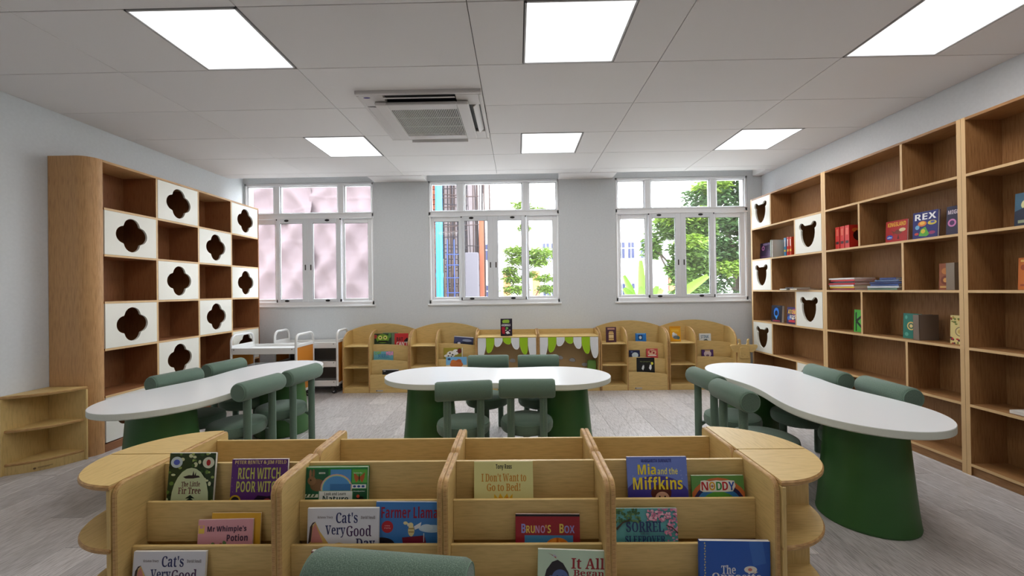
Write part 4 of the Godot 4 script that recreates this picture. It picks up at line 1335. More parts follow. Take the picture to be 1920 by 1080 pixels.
# ------------------------------------------------------------------ books
# art items: ["e", cx, cy, rx, ry, colour], ["r", x0, y0, x1, y1, colour], ["p", [x, y, ...], colour]; txt items: [string, x0, y0, x1, y1, colour, serif]
# both in cover units: x to the right and y DOWN from the cover's top left corner, k metres each
func book(label: String, at: Vector3, turn: float, w: float, h: float, th: float, bg: Color, k := 0.0, art := [], txt := [], group := "", lean := 0.0, roll := 0.0, soft := false) -> Node3D:
	var t := thing("book", label, "book", at, turn, group)
	t.basis = Basis(Vector3.UP, turn) * Basis(Vector3.RIGHT, -lean) * Basis(Vector3.BACK, roll)
	var cover := G.new()
	var e := 0.0022 if not soft else 0.0008
	cover.box(Vector3(-w / 2, 0, -e), Vector3(w / 2, h, 0), 0.0006)
	cover.box(Vector3(-w / 2, 0, -th), Vector3(w / 2, h, -th + e), 0.0006)
	cover.box(Vector3(-w / 2, 0, -th), Vector3(-w / 2 + e, h, 0), 0.0006)
	obj("cover", cover, paint(bg, 0.38), t)
	var m := 0.003 if not soft else 0.0006
	obj("pages", G.new().box(Vector3(-w / 2 + e, m, -th + e), Vector3(w / 2 - m, h - m, -e)), M.pages, t)
	if art.size() > 0:
		var g := G.new()
		var rect := poly([-w / 2, 0, w / 2, 0, w / 2, h, -w / 2, h])
		var layer := 0
		for a in art:
			var pts := PackedVector2Array()
			var c: Color = a[a.size() - 1]
			match a[0]:
				"e": pts = arc(Vector2(a[1], a[2]), Vector2(a[3], a[4]), 0, 345, 23)
				"r": pts = poly([a[1], a[2], a[3], a[2], a[3], a[4], a[1], a[4]])
				"p": pts = poly(a[1])
			for i in pts.size(): pts[i] = Vector2(pts[i].x * k - w / 2, h - pts[i].y * k)
			g.col = c
			layer += 1
			var z := 0.00025 + 0.00003 * layer
			for pc in Geometry2D.intersect_polygons(pts, rect):
				var tr := Geometry2D.triangulate_polygon(pc)
				for i in range(0, tr.size(), 3):
					var p0: Vector2 = pc[tr[i]]
					var p1: Vector2 = pc[tr[i + 1]]
					var p2: Vector2 = pc[tr[i + 2]]
					if (p1 - p0).cross(p2 - p0) < 0: g.t(Vector3(p0.x, p0.y, z), Vector3(p2.x, p2.y, z), Vector3(p1.x, p1.y, z))
					else: g.t(Vector3(p0.x, p0.y, z), Vector3(p1.x, p1.y, z), Vector3(p2.x, p2.y, z))
		if g.n > 0: obj("illustration", g, M.print, t)
	for s in txt:
		lettering(t, s[0], Vector2(s[1] * k - w / 2, h - s[4] * k), Vector2(s[3] * k - w / 2, h - s[2] * k), s[5], s.size() > 6 and s[6], 0.00025 + 0.00003 * (art.size() + 2))
	return t


var fonts := {}
func lettering(parent: Node3D, s: String, lo: Vector2, hi: Vector2, c: Color, serif: bool, z: float):
	var key := "serif" if serif else "sans"
	if not fonts.has(key):
		var f := SystemFont.new()
		f.font_names = PackedStringArray(["Droid Serif" if serif else "Droid Sans"])
		f.font_weight = 700
		fonts[key] = f
	var tm := TextMesh.new()
	tm.text = s
	tm.font = fonts[key]
	tm.font_size = 48
	tm.pixel_size = 0.001
	tm.depth = 0.01
	tm.curve_step = 2.0
	var o := MeshInstance3D.new()
	o.name = numbered("lettering", parent)
	o.mesh = tm
	o.material_override = paint(c, 0.4)
	var b := tm.get_aabb()
	var sx: float = (hi.x - lo.x) / maxf(b.size.x, 1e-5)
	var sy: float = (hi.y - lo.y) / maxf(b.size.y, 1e-5)
	o.scale = Vector3(sx, sy, 0.02)
	o.position = Vector3((lo.x + hi.x) / 2 - b.get_center().x * sx, (lo.y + hi.y) / 2 - b.get_center().y * sy, z)
	parent.add_child(o, true)


func dots(n: int, x0: float, y0: float, x1: float, y1: float, r: float, cols: Array, sd: int) -> Array:
	var rg := RandomNumberGenerator.new()
	rg.seed = sd
	var o := []
	for i in n:
		o.append(["e", rg.randf_range(x0, x1), rg.randf_range(y0, y1), r * rg.randf_range(0.6, 1.3), r * rg.randf_range(0.5, 1.2), cols[rg.randi() % cols.size()]])
	return o


# slot: 1 top pocket .. 3 low pocket; xc, top in metres
func pocket_book(label: String, slot: int, xc: float, top: float, w: float, th: float, bg: Color, wpx: float, art: Array, txt: Array, tall := 0.28, roll := 0.0, soft := true, lift := 0.0) -> Node3D:
	var k := w / wpx
	var floor_y: float = [0, 0.298, 0.173, 0.053][slot]
	var h := maxf(0.10, minf(tall, top - floor_y))
	var back_z: float = [0, 0.088, 0.175, 0.241][slot]
	var front_z: float = [0, 0.158, 0.224, 0.283][slot]
	# stands on the pocket floor and leans back against the board behind
	var zb := front_z - 0.004 - (0.0 if slot > 1 else 0.012) + minf(lift, 0.0)
	var lean := clampf((zb - th - back_z - 0.003 - maxf(lift, 0.0)) / h, 0.0, 0.12)
	return book(label, P(xc, floor_y + 0.001, FMID - zb), 0.0, w, h, th, bg, k, art, txt, "", lean, roll, soft)


func build_front_books():
	var leafc := [c8(98, 128, 60), c8(62, 92, 44), c8(150, 170, 92), c8(210, 214, 170), c8(30, 44, 26)]
	var a := []
	a.append_array(dots(90, 0, 0, 87, 120, 3.4, leafc, 1))
	a.append_array([["e", 44, 84, 35, 58, c8(196, 208, 164)], ["e", 15, 16, 11, 10, c8(200, 214, 216)], ["e", 15, 16, 6, 5, c8(84, 100, 190)], ["e", 75, 17, 11, 10, c8(214, 216, 190)], ["e", 75, 17, 4, 5.5, c8(170, 40, 40)],
		["p", [29, 42, 40, 39, 58, 40, 61, 43, 48, 45, 34, 45], c8(40, 26, 28)], ["p", [46, 40, 48, 31, 50, 40], c8(40, 26, 28)], ["p", [50, 40, 53, 33, 53, 41], c8(40, 26, 28)],
		["p", [45, 74, 36, 80, 54, 80], c8(20, 44, 40)], ["p", [45, 79, 33, 87, 57, 87], c8(20, 44, 40)], ["p", [45, 85, 30, 96, 60, 96], c8(20, 44, 40)], ["r", 43.5, 90, 46.5, 110, c8(40, 30, 26)]])
	pocket_book("dark green picture book with a pale egg shape naming a fir tree", 1, -1.385, 0.624, 0.197, 0.012, c8(44, 64, 34), 87, a,
		[["The Little", 27, 50, 62, 59, c8(96, 30, 40), true], ["Fir Tree", 22, 60, 64, 72, c8(96, 30, 40), true]], 0.33)
	a = dots(26, 0, 0, 105, 60, 0.7, [c8(150, 110, 170), c8(196, 180, 120)], 2)
	a.append_array([["p", [40, 76, 52, 64, 70, 66, 84, 62, 100, 68, 105, 80, 105, 120, 40, 120], c8(38, 22, 46)], ["e", 88, 62, 6, 3, c8(150, 190, 60)], ["e", 10, 74, 11, 11, c8(206, 170, 40)], ["e", 10, 74, 8, 8, c8(30, 26, 40)], ["e", 70, 78, 9, 9, c8(150, 60, 60)]])
	pocket_book("purple picture book with lime hand lettering about two witches", 1, -1.096, 0.597, 0.238, 0.012, c8(92, 42, 116), 105, a,
		[["PETER BENTLY & JIM FIELD", 6, 2, 102, 10, c8(216, 190, 130)], ["RICH WITCH", 13, 15, 92, 35, c8(190, 190, 96)], ["POOR WITCH", 11, 39, 93, 58, c8(190, 190, 96)]], 0.32)
	pocket_book("plain yellow book standing behind the pink potion book", 2, -1.145, 0.412, 0.20, 0.006, c8(222, 168, 44), 100, [], [], 0.26, 0.0, true, -0.013)
	a = [["r", 1, 10, 12, 24, c8(232, 196, 80)], ["e", 6.5, 13, 4, 2.5, c8(214, 150, 160)]]
	a.append_array(dots(26, 14, 40, 52, 62, 3.2, [c8(110, 140, 90), c8(70, 100, 64), c8(180, 110, 90)], 3))
	a.append_array([["e", 90, 50, 5, 6, c8(70, 60, 110)], ["e", 78, 58, 4, 5, c8(90, 70, 120)]])
	pocket_book("pink picture book with dark handwriting about a potion", 2, -1.178, 0.392, 0.222, 0.007, c8(220, 158, 166), 103, a,
		[["Mr Whimple's", 18, 11, 91, 24, c8(70, 44, 70)], ["Potion", 55, 26, 94, 38, c8(70, 44, 70)]], 0.28, deg_to_rad(1.0))
	var cat := [["p", [4, 62, 8, 34, 15, 25, 24, 42, 42, 66, 60, 62, 78, 66, 90, 80, 90, 140, 2, 140], c8(206, 172, 96)], ["p", [7, 62, 10, 36, 15, 28, 22, 44, 30, 62], c8(198, 128, 120)], ["p", [2, 64, 5, 34, 10, 26, 16, 24, 10, 30, 7, 60], c8(60, 40, 40)]]
	var ctx := [["Kristen Tracy", 19, 14, 48, 19.5, c8(120, 110, 112), true], ["David Small", 101, 14, 128, 19.5, c8(120, 110, 112), true], ["Cat's", 54, 8, 95, 27, c8(36, 44, 96), true], ["Very", 34, 31, 72, 53, c8(36, 44, 96), true], ["Good", 74, 31, 121, 51, c8(66, 34, 80), true], ["Day", 92, 55, 128, 76, c8(36, 44, 96), true]]
	pocket_book("white cat picture book in the lowest pocket of the left display", 3, -1.358, 0.302, 0.283, 0.010, c8(214, 215, 222), 136, cat, ctx)
	pocket_book("white cat picture book overlapping the blue llama book", 2, -0.704, 0.437, 0.285, 0.010, c8(216, 217, 224), 135, cat, ctx, 0.28, 0.0, true, 0.014)
	a = [["r", 4, 3, 46, 60, c8(30, 96, 70)], ["e", 26, 32, 14, 11, c8(122, 92, 66)], ["e", 15, 24, 8, 8, c8(140, 108, 78)], ["e", 12, 12, 2.4, 8, c8(150, 116, 88)], ["e", 18, 11, 2.4, 8, c8(128, 96, 70)], ["e", 13, 23, 1.4, 1.4, c8(20, 16, 14)], ["r", 28, 9, 40, 12, c8(220, 230, 220)],
		["r", 2, 48, 28, 54, c8(230, 236, 220)], ["p", [4, 53, 7, 48, 10, 48, 7, 53], c8(60, 110, 60)], ["p", [11, 53, 14, 48, 17, 48, 14, 53], c8(60, 110, 60)], ["p", [18, 53, 21, 48, 24, 48, 21, 53], c8(60, 110, 60)],
		["r", 50, 4, 89, 42, c8(84, 150, 210)], ["e", 62, 38, 30, 26, c8(200, 150, 170)], ["e", 62, 38, 28.5, 24.5, c8(214, 206, 120)], ["e", 62, 38, 27, 23, c8(120, 180, 200)], ["e", 62, 38, 25.5, 21.5, c8(84, 150, 210)], ["r", 50, 30, 89, 42, c8(60, 120, 180)], ["r", 50, 42, 89, 60, c8(74, 130, 80)],
		["r", 91, 4, 119, 28, c8(96, 176, 74)], ["p", [104, 18, 94, 9, 95, 20, 99, 28, 104, 21], c8(180, 96, 50)], ["p", [105, 18, 115, 9, 114, 20, 110, 28, 105, 21], c8(180, 96, 50)], ["e", 104.5, 19, 1, 7, c8(40, 26, 20)], ["r", 92, 9, 110, 12, c8(96, 176, 74)],
		["r", 91, 31, 118, 38, c8(236, 240, 240)], ["e", 96, 34.5, 3, 2, c8(50, 80, 150)], ["e", 104, 34.5, 3, 2, c8(50, 80, 150)], ["e", 112, 34.5, 3, 2, c8(50, 80, 150)], ["r", 91, 40, 119, 66, c8(26, 84, 56)], ["e", 107, 56, 7, 4, c8(20, 30, 26)], ["e", 103, 52, 3, 3, c8(210, 80, 60)],
		["r", 29, 42, 93, 64, c8(150, 190, 150)], ["r", 30, 43, 92, 64, c8(234, 238, 236)]]
	pocket_book("thick green nature board book with rabbit, rainbow and butterfly squares", 1, -0.771, 0.563, 0.268, 0.022, c8(46, 138, 70), 120, a,
		[["Look and Learn", 40, 44.5, 80, 50, c8(60, 70, 70)], ["Nature", 37, 51, 85, 62, c8(24, 60, 60)], ["rabbit", 30, 10, 39, 11.5, c8(40, 90, 70)], ["butterfly", 94, 9.5, 110, 11.8, c8(240, 250, 240)], ["Woodpecker", 94, 42, 116, 44.5, c8(220, 240, 225)]], 0.27, 0.0, false)
	a = [["e", 105, 48, 24, 7, c8(190, 216, 236)], ["e", 96, 46, 12, 6, c8(206, 226, 240)], ["e", 12, 76, 24, 12, c8(44, 36, 44)], ["e", 22, 45, 11, 11, c8(178, 34, 48)], ["e", 67, 52, 6, 10, c8(228, 212, 150)], ["e", 66, 42, 5, 5, c8(236, 222, 166)], ["p", [58, 36, 64, 40, 60, 44], c8(230, 226, 210)], ["p", [72, 44, 86, 36, 84, 46, 74, 50], c8(230, 232, 236)], ["e", 56, 38, 4, 3, c8(236, 222, 166)],
		["r", 62, 47, 72, 49, c8(170, 140, 80)], ["r", 62, 53, 72, 55, c8(170, 140, 80)], ["p", [50, 64, 92, 60, 96, 76, 52, 76], c8(130, 40, 60)], ["r", 90, 56, 91.5, 72, c8(220, 226, 236)]]
	pocket_book("blue llama picture book with red lettering behind the cat book", 2, -0.456, 0.452, 0.249, 0.008, c8(62, 126, 196), 117, a, [["Farmer Llama", 10, 8, 116, 29, c8(150, 26, 56)], ["a story", 17, 42, 27, 44.5, c8(230, 170, 170)], ["of spring", 16, 46, 28, 48.5, c8(230, 170, 170)]], 0.29, deg_to_rad(-0.6), true, -0.013)
	pocket_book("dark red picture book behind the closest chair, its white pages fanned", 3, -0.675, 0.300, 0.273, 0.016, c8(120, 34, 40), 133, dots(20, 0, 0, 40, 40, 3, [c8(90, 24, 34), c8(150, 50, 50)], 5), [], 0.28, deg_to_rad(-1.5))
	a = [["p", [37, 76, 38, 58, 45, 66, 49, 57, 55, 66, 62, 57, 65, 66, 72, 58, 72, 76], c8(230, 186, 50)], ["p", [37, 80, 38, 68, 72, 67, 72, 80], c8(206, 90, 60)], ["e", 48, 67, 3, 3, c8(226, 150, 60)], ["e", 62, 66, 3, 3, c8(226, 150, 60)]]
	pocket_book("pale yellow bedtime picture book with orange brush lettering and a crown", 1, -0.068, 0.580, 0.246, 0.006, c8(226, 220, 150), 111, a,
		[["Tony Ross", 41, 5, 71, 16, c8(40, 34, 30)], ["I Don't Want to", 14, 22, 98, 36, c8(206, 140, 40), true], ["Go to Bed!", 24, 39, 87, 53, c8(206, 140, 40), true]], 0.3)
	a = [["r", 0, 0, 120, 4, c8(30, 26, 30)], ["r", 17, 37, 107, 90, c8(70, 136, 178)], ["e", 78, 56, 22, 15, c8(226, 130, 40)], ["e", 74, 54, 12, 10, c8(236, 150, 56)], ["e", 33, 60, 9, 7, c8(214, 196, 70)], ["r", 76, 41, 80, 60, c8(200, 104, 30)]]
	pocket_book("dark red picture book with an orange round shape in a blue window", 2, 0.106, 0.404, 0.255, 0.008, c8(152, 32, 44), 120, a,
		[["B", 11, 17, 19, 33, c8(150, 150, 214)], ["RU", 20, 20, 36, 33, c8(226, 200, 90)], ["NO", 37, 20, 55, 33, c8(196, 150, 190)], ["'S", 56, 19, 66, 33, c8(226, 200, 90)], ["B", 82, 17, 90, 33, c8(226, 200, 90)], ["OX", 91, 20, 110, 33, c8(150, 150, 214)]], 0.28, deg_to_rad(-0.5))
	a = [["p", [10, 140, 10, 60, 16, 36, 26, 22, 36, 18, 46, 24, 56, 40, 60, 60, 60, 140], c8(36, 34, 44)], ["e", 41, 50, 15, 15, c8(84, 106, 158)], ["e", 24, 52, 5, 6, c8(84, 106, 158)], ["e", 57, 52, 5, 6, c8(84, 106, 158)], ["e", 36, 48, 2.2, 2, c8(20, 20, 30)], ["e", 46, 48, 2.2, 2, c8(20, 20, 30)], ["p", [39, 50, 43, 50, 42, 58, 40, 58], c8(64, 84, 140)], ["p", [24, 9, 18, 6, 32, 12, 34, 16], c8(170, 40, 40)], ["p", [26, 12, 30, 8, 36, 13], c8(190, 190, 200)]]
	pocket_book("pale green picture book with a black-haired blue face, lowest pocket", 3, 0.186, 0.310, 0.259, 0.008, c8(196, 220, 196), 125, a,
		[["It All", 61, 13, 121, 33, c8(150, 34, 44), true], ["Began", 65, 35, 121, 49, c8(150, 34, 44), true], ["When", 66, 51, 121, 66, c8(150, 34, 44), true]], 0.28, deg_to_rad(-2.0), true, 0.02)
	a = [["e", 55, 76, 62, 42, c8(70, 62, 150)], ["e", 62, 66, 19, 16, c8(90, 44, 40)], ["e", 64, 74, 13, 11, c8(220, 170, 140)], ["e", 59, 72, 1.6, 1.8, c8(30, 20, 20)], ["e", 69, 72, 1.6, 1.8, c8(30, 20, 20)], ["p", [44, 62, 52, 50, 56, 58, 62, 49, 68, 58, 76, 52, 82, 64, 60, 62], c8(90, 44, 40)]]
	a.append_array(dots(18, 0, 10, 113, 40, 0.7, [c8(180, 190, 230)], 6))
	pocket_book("periwinkle blue picture book with fat yellow lettering", 1, 0.571, 0.594, 0.248, 0.010, c8(112, 132, 206), 113, a,
		[["MARGARITA SURNAITE", 27, 4, 84, 10, c8(50, 56, 130)], ["Mia", 20, 13, 54, 32, c8(244, 220, 50)], ["and the", 57, 20, 95, 32, c8(240, 232, 130)], ["Miffkins", 10, 36, 103, 59, c8(244, 220, 50)]], 0.31)
	a = [["e", 52, 70, 64, 66, c8(204, 112, 62)], ["e", 52, 70, 56, 58, c8(48, 44, 90)], ["e", 52, 70, 50, 50, c8(60, 130, 196)], ["e", 52, 70, 42, 40, c8(96, 170, 70)], ["e", 52, 70, 34, 30, c8(230, 190, 60)], ["e", 52, 70, 28, 24, c8(190, 50, 50)],
		["p", [16, 28, 18, 10, 26, 9, 36, 11, 48, 9, 60, 10, 72, 9, 84, 10, 86, 20, 80, 30, 66, 31, 50, 31, 32, 31, 22, 31], c8(240, 238, 226)]]
	pocket_book("small rainbow-covered book with bright multicoloured capital letters", 1, 0.818, 0.520, 0.215, 0.010, c8(96, 150, 74), 103, a,
		[["N", 19, 12, 32, 28, c8(190, 30, 40)], ["O", 34, 12, 46, 28, c8(226, 170, 40)], ["D", 48, 12, 59, 28, c8(40, 140, 60)], ["D", 60, 12, 71, 28, c8(190, 30, 40)], ["Y", 72, 12, 84, 28, c8(50, 90, 180)], ["+", 37, 17, 43, 23, c8(150, 60, 30)]], 0.22)
	a = []
	a.append_array(dots(80, 0, 0, 50, 26, 2.6, [c8(82, 120, 74), c8(64, 100, 62), c8(110, 146, 92)], 8))
	a.append_array(dots(90, 64, 0, 123, 24, 2.4, [c8(226, 150, 176), c8(206, 120, 150), c8(238, 186, 200)], 9))
	a.append_array(dots(40, 98, 24, 123, 60, 2.2, [c8(226, 150, 176), c8(206, 120, 150)], 10))
	a.append_array([["p", [0, 36, 14, 24, 30, 18, 30, 20, 15, 27, 3, 40], c8(70, 60, 44)], ["p", [123, 44, 112, 34, 100, 30, 100, 31.5, 111, 36, 122, 47], c8(90, 60, 60)]])
	pocket_book("teal picture book with pink blossom and a green tree, navy capitals", 2, 0.497, 0.424, 0.245, 0.006, c8(96, 170, 172), 123, a,
		[["SORREL", 21, 24, 95, 43, c8(36, 50, 104), true], ["and the", 50, 44, 66, 48, c8(60, 90, 120), true], ["SLEEPOVER", 18, 50, 97, 64, c8(36, 50, 104), true]])
	a = [["p", [92, 0, 118, 0, 124, 40, 100, 46], c8(56, 106, 186)], ["e", 95, 52, 12, 6.5, c8(232, 226, 214)], ["p", [84, 52, 90, 47, 92, 57], c8(232, 226, 214)], ["e", 94, 52, 4, 3, c8(200, 120, 110)], ["p", [100, 55, 109, 56, 102, 60], c8(220, 210, 190)]]
	for i in 22: a.append(["e", 9.5 + (i % 2) * 1.0, 4 + i * 5.0, 1.3, 1.8, c8(190, 180, 130)])
	pocket_book("deep blue picture book with a gold chain border, lowest right pocket", 3, 0.80, 0.340, 0.264, 0.014, c8(32, 88, 178), 132, a,
		[["The", 40, 44, 67, 60, c8(224, 226, 232), true], ["Opposite", 23, 57, 115, 77, c8(232, 232, 236), true]], 0.30, deg_to_rad(-1.0), true, 0.014)


# ------------------------------------------------------------------ books on the displays under the windows
func back_book(label: String, z: float, xc: float, top: float, w: float, vis: float, bg: Color, wpx: float, art: Array, txt: Array, th := 0.012, roll := 0.0):
	book(label, P(xc, top - vis, z), 0.0, w, vis, th, bg, w / wpx, art, txt, "", 0.06, roll)


func build_back_books():
	var r := 5.565
	var z1 := r - 0.16     # just behind the upper pocket front
	var z2 := r - 0.225
	var z3 := r - 0.285
	var s := 10.0
	back_book("green monster-faced book in the top pocket beside the trolleys", z1, -1.80, 0.742, 0.24, 0.295, c8(40, 60, 40), 36, [["e", 19, 10, 13, 9, c8(110, 150, 50)], ["e", 14, 8, 4, 4, c8(220, 220, 120)], ["e", 24, 8, 4, 4, c8(220, 220, 120)], ["e", 14, 8, 1.5, 1.5, c8(20, 20, 20)], ["e", 24, 8, 1.5, 1.5, c8(20, 20, 20)], ["r", 10, 14, 29, 17, c8(30, 20, 20)], ["e", 4, 6, 4, 4, c8(170, 60, 60)], ["e", 33, 4, 3, 5, c8(90, 140, 70)]], [])
	back_book("grey-green book edge behind the green monster book", z1 + 0.022, -1.70, 0.752, 0.20, 0.31, c8(120, 140, 110), 30, [], [])
	back_book("red picture book with black and white lettering, top pocket", z1, -1.546, 0.742, 0.18, 0.305, c8(200, 44, 46), 26, [["p", [18, 14, 24, 8, 26, 10, 26, 18, 20, 17], c8(30, 24, 26)]], [["BAT", 4, 7.5, 16, 15, c8(40, 24, 28)], ["CAN'T", 4, 16, 25, 23, c8(240, 236, 230)]])
	back_book("teal and pink picture book in the middle pocket beside the trolleys", z2, -1.765, 0.515, 0.255, 0.245, c8(110, 176, 190), 38, dots(20, 0, 0, 14, 6, 1.4, [c8(130, 180, 110)], 3) + dots(26, 24, 0, 38, 7, 1.6, [c8(226, 150, 190)], 4), [["SORREL", 9, 5, 30, 12, c8(60, 120, 170), true]])
	back_book("black landscape book in the lowest pocket, half behind the middle table", z3, -1.655, 0.290, 0.21, 0.215, c8(34, 30, 34), 30, [["r", 0, 0, 30, 1, c8(230, 228, 226)]], [["new", 2, 2, 6, 4, c8(220, 220, 220)]])
	back_book("dark blue photographic book tilted in the top pocket, left of the awnings", z1, -0.735, 0.690, 0.255, 0.24, c8(70, 78, 120), 37, [["p", [0, 16, 6, 10, 14, 12, 22, 8, 37, 10, 37, 20, 0, 20], c8(44, 48, 70)], ["e", 10, 13, 3, 2, c8(230, 230, 240)], ["r", 0, 0, 37, 1.4, c8(226, 226, 232)], ["e", 25, 7, 9, 2.4, c8(150, 160, 190)]], [], 0.012, deg_to_rad(-5.0))
	back_book("olive picture book with a white spotted dog, above the seaside book", z2, -0.850, 0.552, 0.25, 0.28, c8(164, 150, 50), 36, [["e", 14, 12, 8, 6, c8(236, 232, 226)], ["e", 23, 8, 6, 5, c8(240, 236, 230)], ["e", 30, 6, 4, 5, c8(110, 40, 40)], ["e", 8, 15, 7, 3, c8(236, 232, 226)], ["e", 12, 10, 1.6, 1.4, c8(30, 26, 26)], ["e", 17, 13, 1.6, 1.4, c8(30, 26, 26)], ["e", 9, 15, 1.5, 1.2, c8(30, 26, 26)], ["e", 15, 16, 1.2, 1, c8(30, 26, 26)], ["e", 25, 7, 1, 1, c8(30, 26, 26)], ["r", 34.4, 0, 36, 20, c8(236, 232, 224)]], [])
	back_book("light blue picture book with an orange-brown heap by the sea", z3, -0.80, 0.440, 0.27, 0.365, c8(120, 182, 226), 40, [["e", 20, 16, 13, 10, c8(190, 104, 52)], ["e", 14, 10, 5, 5, c8(206, 120, 60)], ["e", 25, 9, 5, 5, c8(176, 90, 46)], ["e", 6, 4, 3, 2, c8(50, 70, 110)], ["r", 0, 15, 40, 20, c8(220, 206, 176)], ["e", 20, 15, 12, 6, c8(196, 110, 56)]], [])
	# standing on the first awning shelf
	book("small black book with white and red lettering on the awning shelf", P(-0.147, 0.7045, 5.30), 0.06, 0.15, 0.222, 0.03, c8(34, 22, 44), 0.15 / 22, [["p", [3, 4, 6, 2, 15, 2, 17, 4, 16, 8, 4, 8], c8(150, 190, 60)], ["p", [2, 16, 8, 15, 8, 29, 3, 28], c8(170, 30, 50)], ["e", 12, 18, 2.4, 2.6, c8(110, 170, 90)], ["e", 17, 22, 1.6, 1.2, c8(200, 150, 190)], ["p", [9, 26, 14, 23, 18, 28, 12, 29], c8(236, 236, 236)], ["e", 10, 22, 1.2, 1.2, c8(226, 226, 226)]], [["ANIMALS", 1.5, 10, 18.5, 14, c8(240, 238, 240)]], "", 0.03)
	# right of the awnings
	book("plum book with a cream jar, in the cubby right of the awnings", P(1.215, 0.6005, 5.36), 0.0, 0.132, 0.196, 0.016, c8(78, 42, 62), 0.132 / 20, [["p", [5, 11, 5, 26, 15, 26, 15, 11], c8(214, 180, 120)], ["r", 6, 8, 14, 11, c8(190, 150, 96)], ["e", 8, 18, 2, 3, c8(226, 200, 150)], ["e", 12, 18, 2, 3, c8(226, 200, 150)], ["r", 5, 14, 15, 15, c8(110, 70, 50)], ["r", 5, 22, 15, 23, c8(110, 70, 50)], ["r", 3, 2, 17, 5, c8(200, 150, 130)]], [], "", 0.05)
	back_book("bright blue small book in the top pocket, right of the awnings", z1, 1.615, 0.706, 0.14, 0.20, c8(40, 120, 200), 20, [["r", 5, 3, 13, 12, c8(26, 60, 110)], ["e", 9, 8, 2.5, 3, c8(206, 214, 220)], ["r", 2, 0, 18, 2, c8(110, 170, 220)]], [])
	back_book("dark blue book with a pale moon in the middle pocket", z2, 1.510, 0.494, 0.14, 0.20, c8(34, 42, 84), 20, [["e", 11, 9, 6, 5, c8(210, 226, 236)], ["e", 5, 3, 2, 1, c8(120, 140, 190)]], [])
	back_book("red lettered book beside the moon book", z2, 1.738, 0.512, 0.148, 0.215, c8(200, 76, 76), 22, [["e", 11, 7, 8, 6, c8(226, 180, 150)], ["e", 8, 6, 2, 2, c8(160, 40, 50)], ["e", 14, 8, 2, 2, c8(160, 40, 50)], ["r", 3, 12, 19, 14, c8(240, 230, 220)]], [["bears", 5, 2, 17, 5, c8(150, 30, 40)]])
	back_book("black picture book with two white penguins and a yellow spot", z3, 1.635, 0.405, 0.228, 0.29, c8(24, 24, 28), 34, [["p", [9, 21, 11, 15, 14, 14, 14, 19, 12, 24], c8(226, 230, 236)], ["p", [23, 20, 25, 13, 28, 14, 28, 20, 26, 24], c8(226, 230, 236)], ["e", 29, 11, 2.6, 2.6, c8(220, 214, 70)], ["e", 12, 13, 1.5, 1.5, c8(60, 64, 74)], ["e", 26, 12, 1.5, 1.5, c8(60, 64, 74)]], [["the penguin", 6, 6, 26, 9, c8(120, 130, 80)]])
	book("orange-yellow board book with a grey animal, in the cubby near the giraffe", P(2.046, 0.6005, 5.36), 0.0, 0.140, 0.196, 0.018, c8(232, 168, 36), 0.14 / 20.6, [["r", 1, 0, 20, 3, c8(214, 140, 30)], ["e", 9, 18, 5, 5, c8(196, 204, 214)], ["e", 12, 21, 6, 3.5, c8(110, 120, 130)], ["e", 7, 14, 2.4, 2.6, c8(226, 228, 232)], ["e", 16, 22, 3, 3, c8(80, 110, 110)], ["r", 3, 6, 17, 10, c8(240, 190, 70)]], [], "", 0.05)
	back_book("white small book with blue lettering in the top pocket near the giraffe", z1, 2.453, 0.693, 0.152, 0.19, c8(226, 230, 230), 22, [["p", [8, 12, 13, 10, 18, 14, 16, 20, 9, 20], c8(70, 80, 84)]], [["STINK", 3, 3, 18, 9, c8(60, 110, 140)]])
	back_book("purple small book with a pale animal in the pocket near the giraffe", z2, 2.453, 0.491, 0.15, 0.20, c8(76, 48, 110), 22, [["e", 11, 8, 7, 6, c8(214, 196, 200)], ["e", 11, 11, 3, 2, c8(120, 90, 110)], ["r", 6, 1, 16, 3, c8(200, 170, 110)]], [])


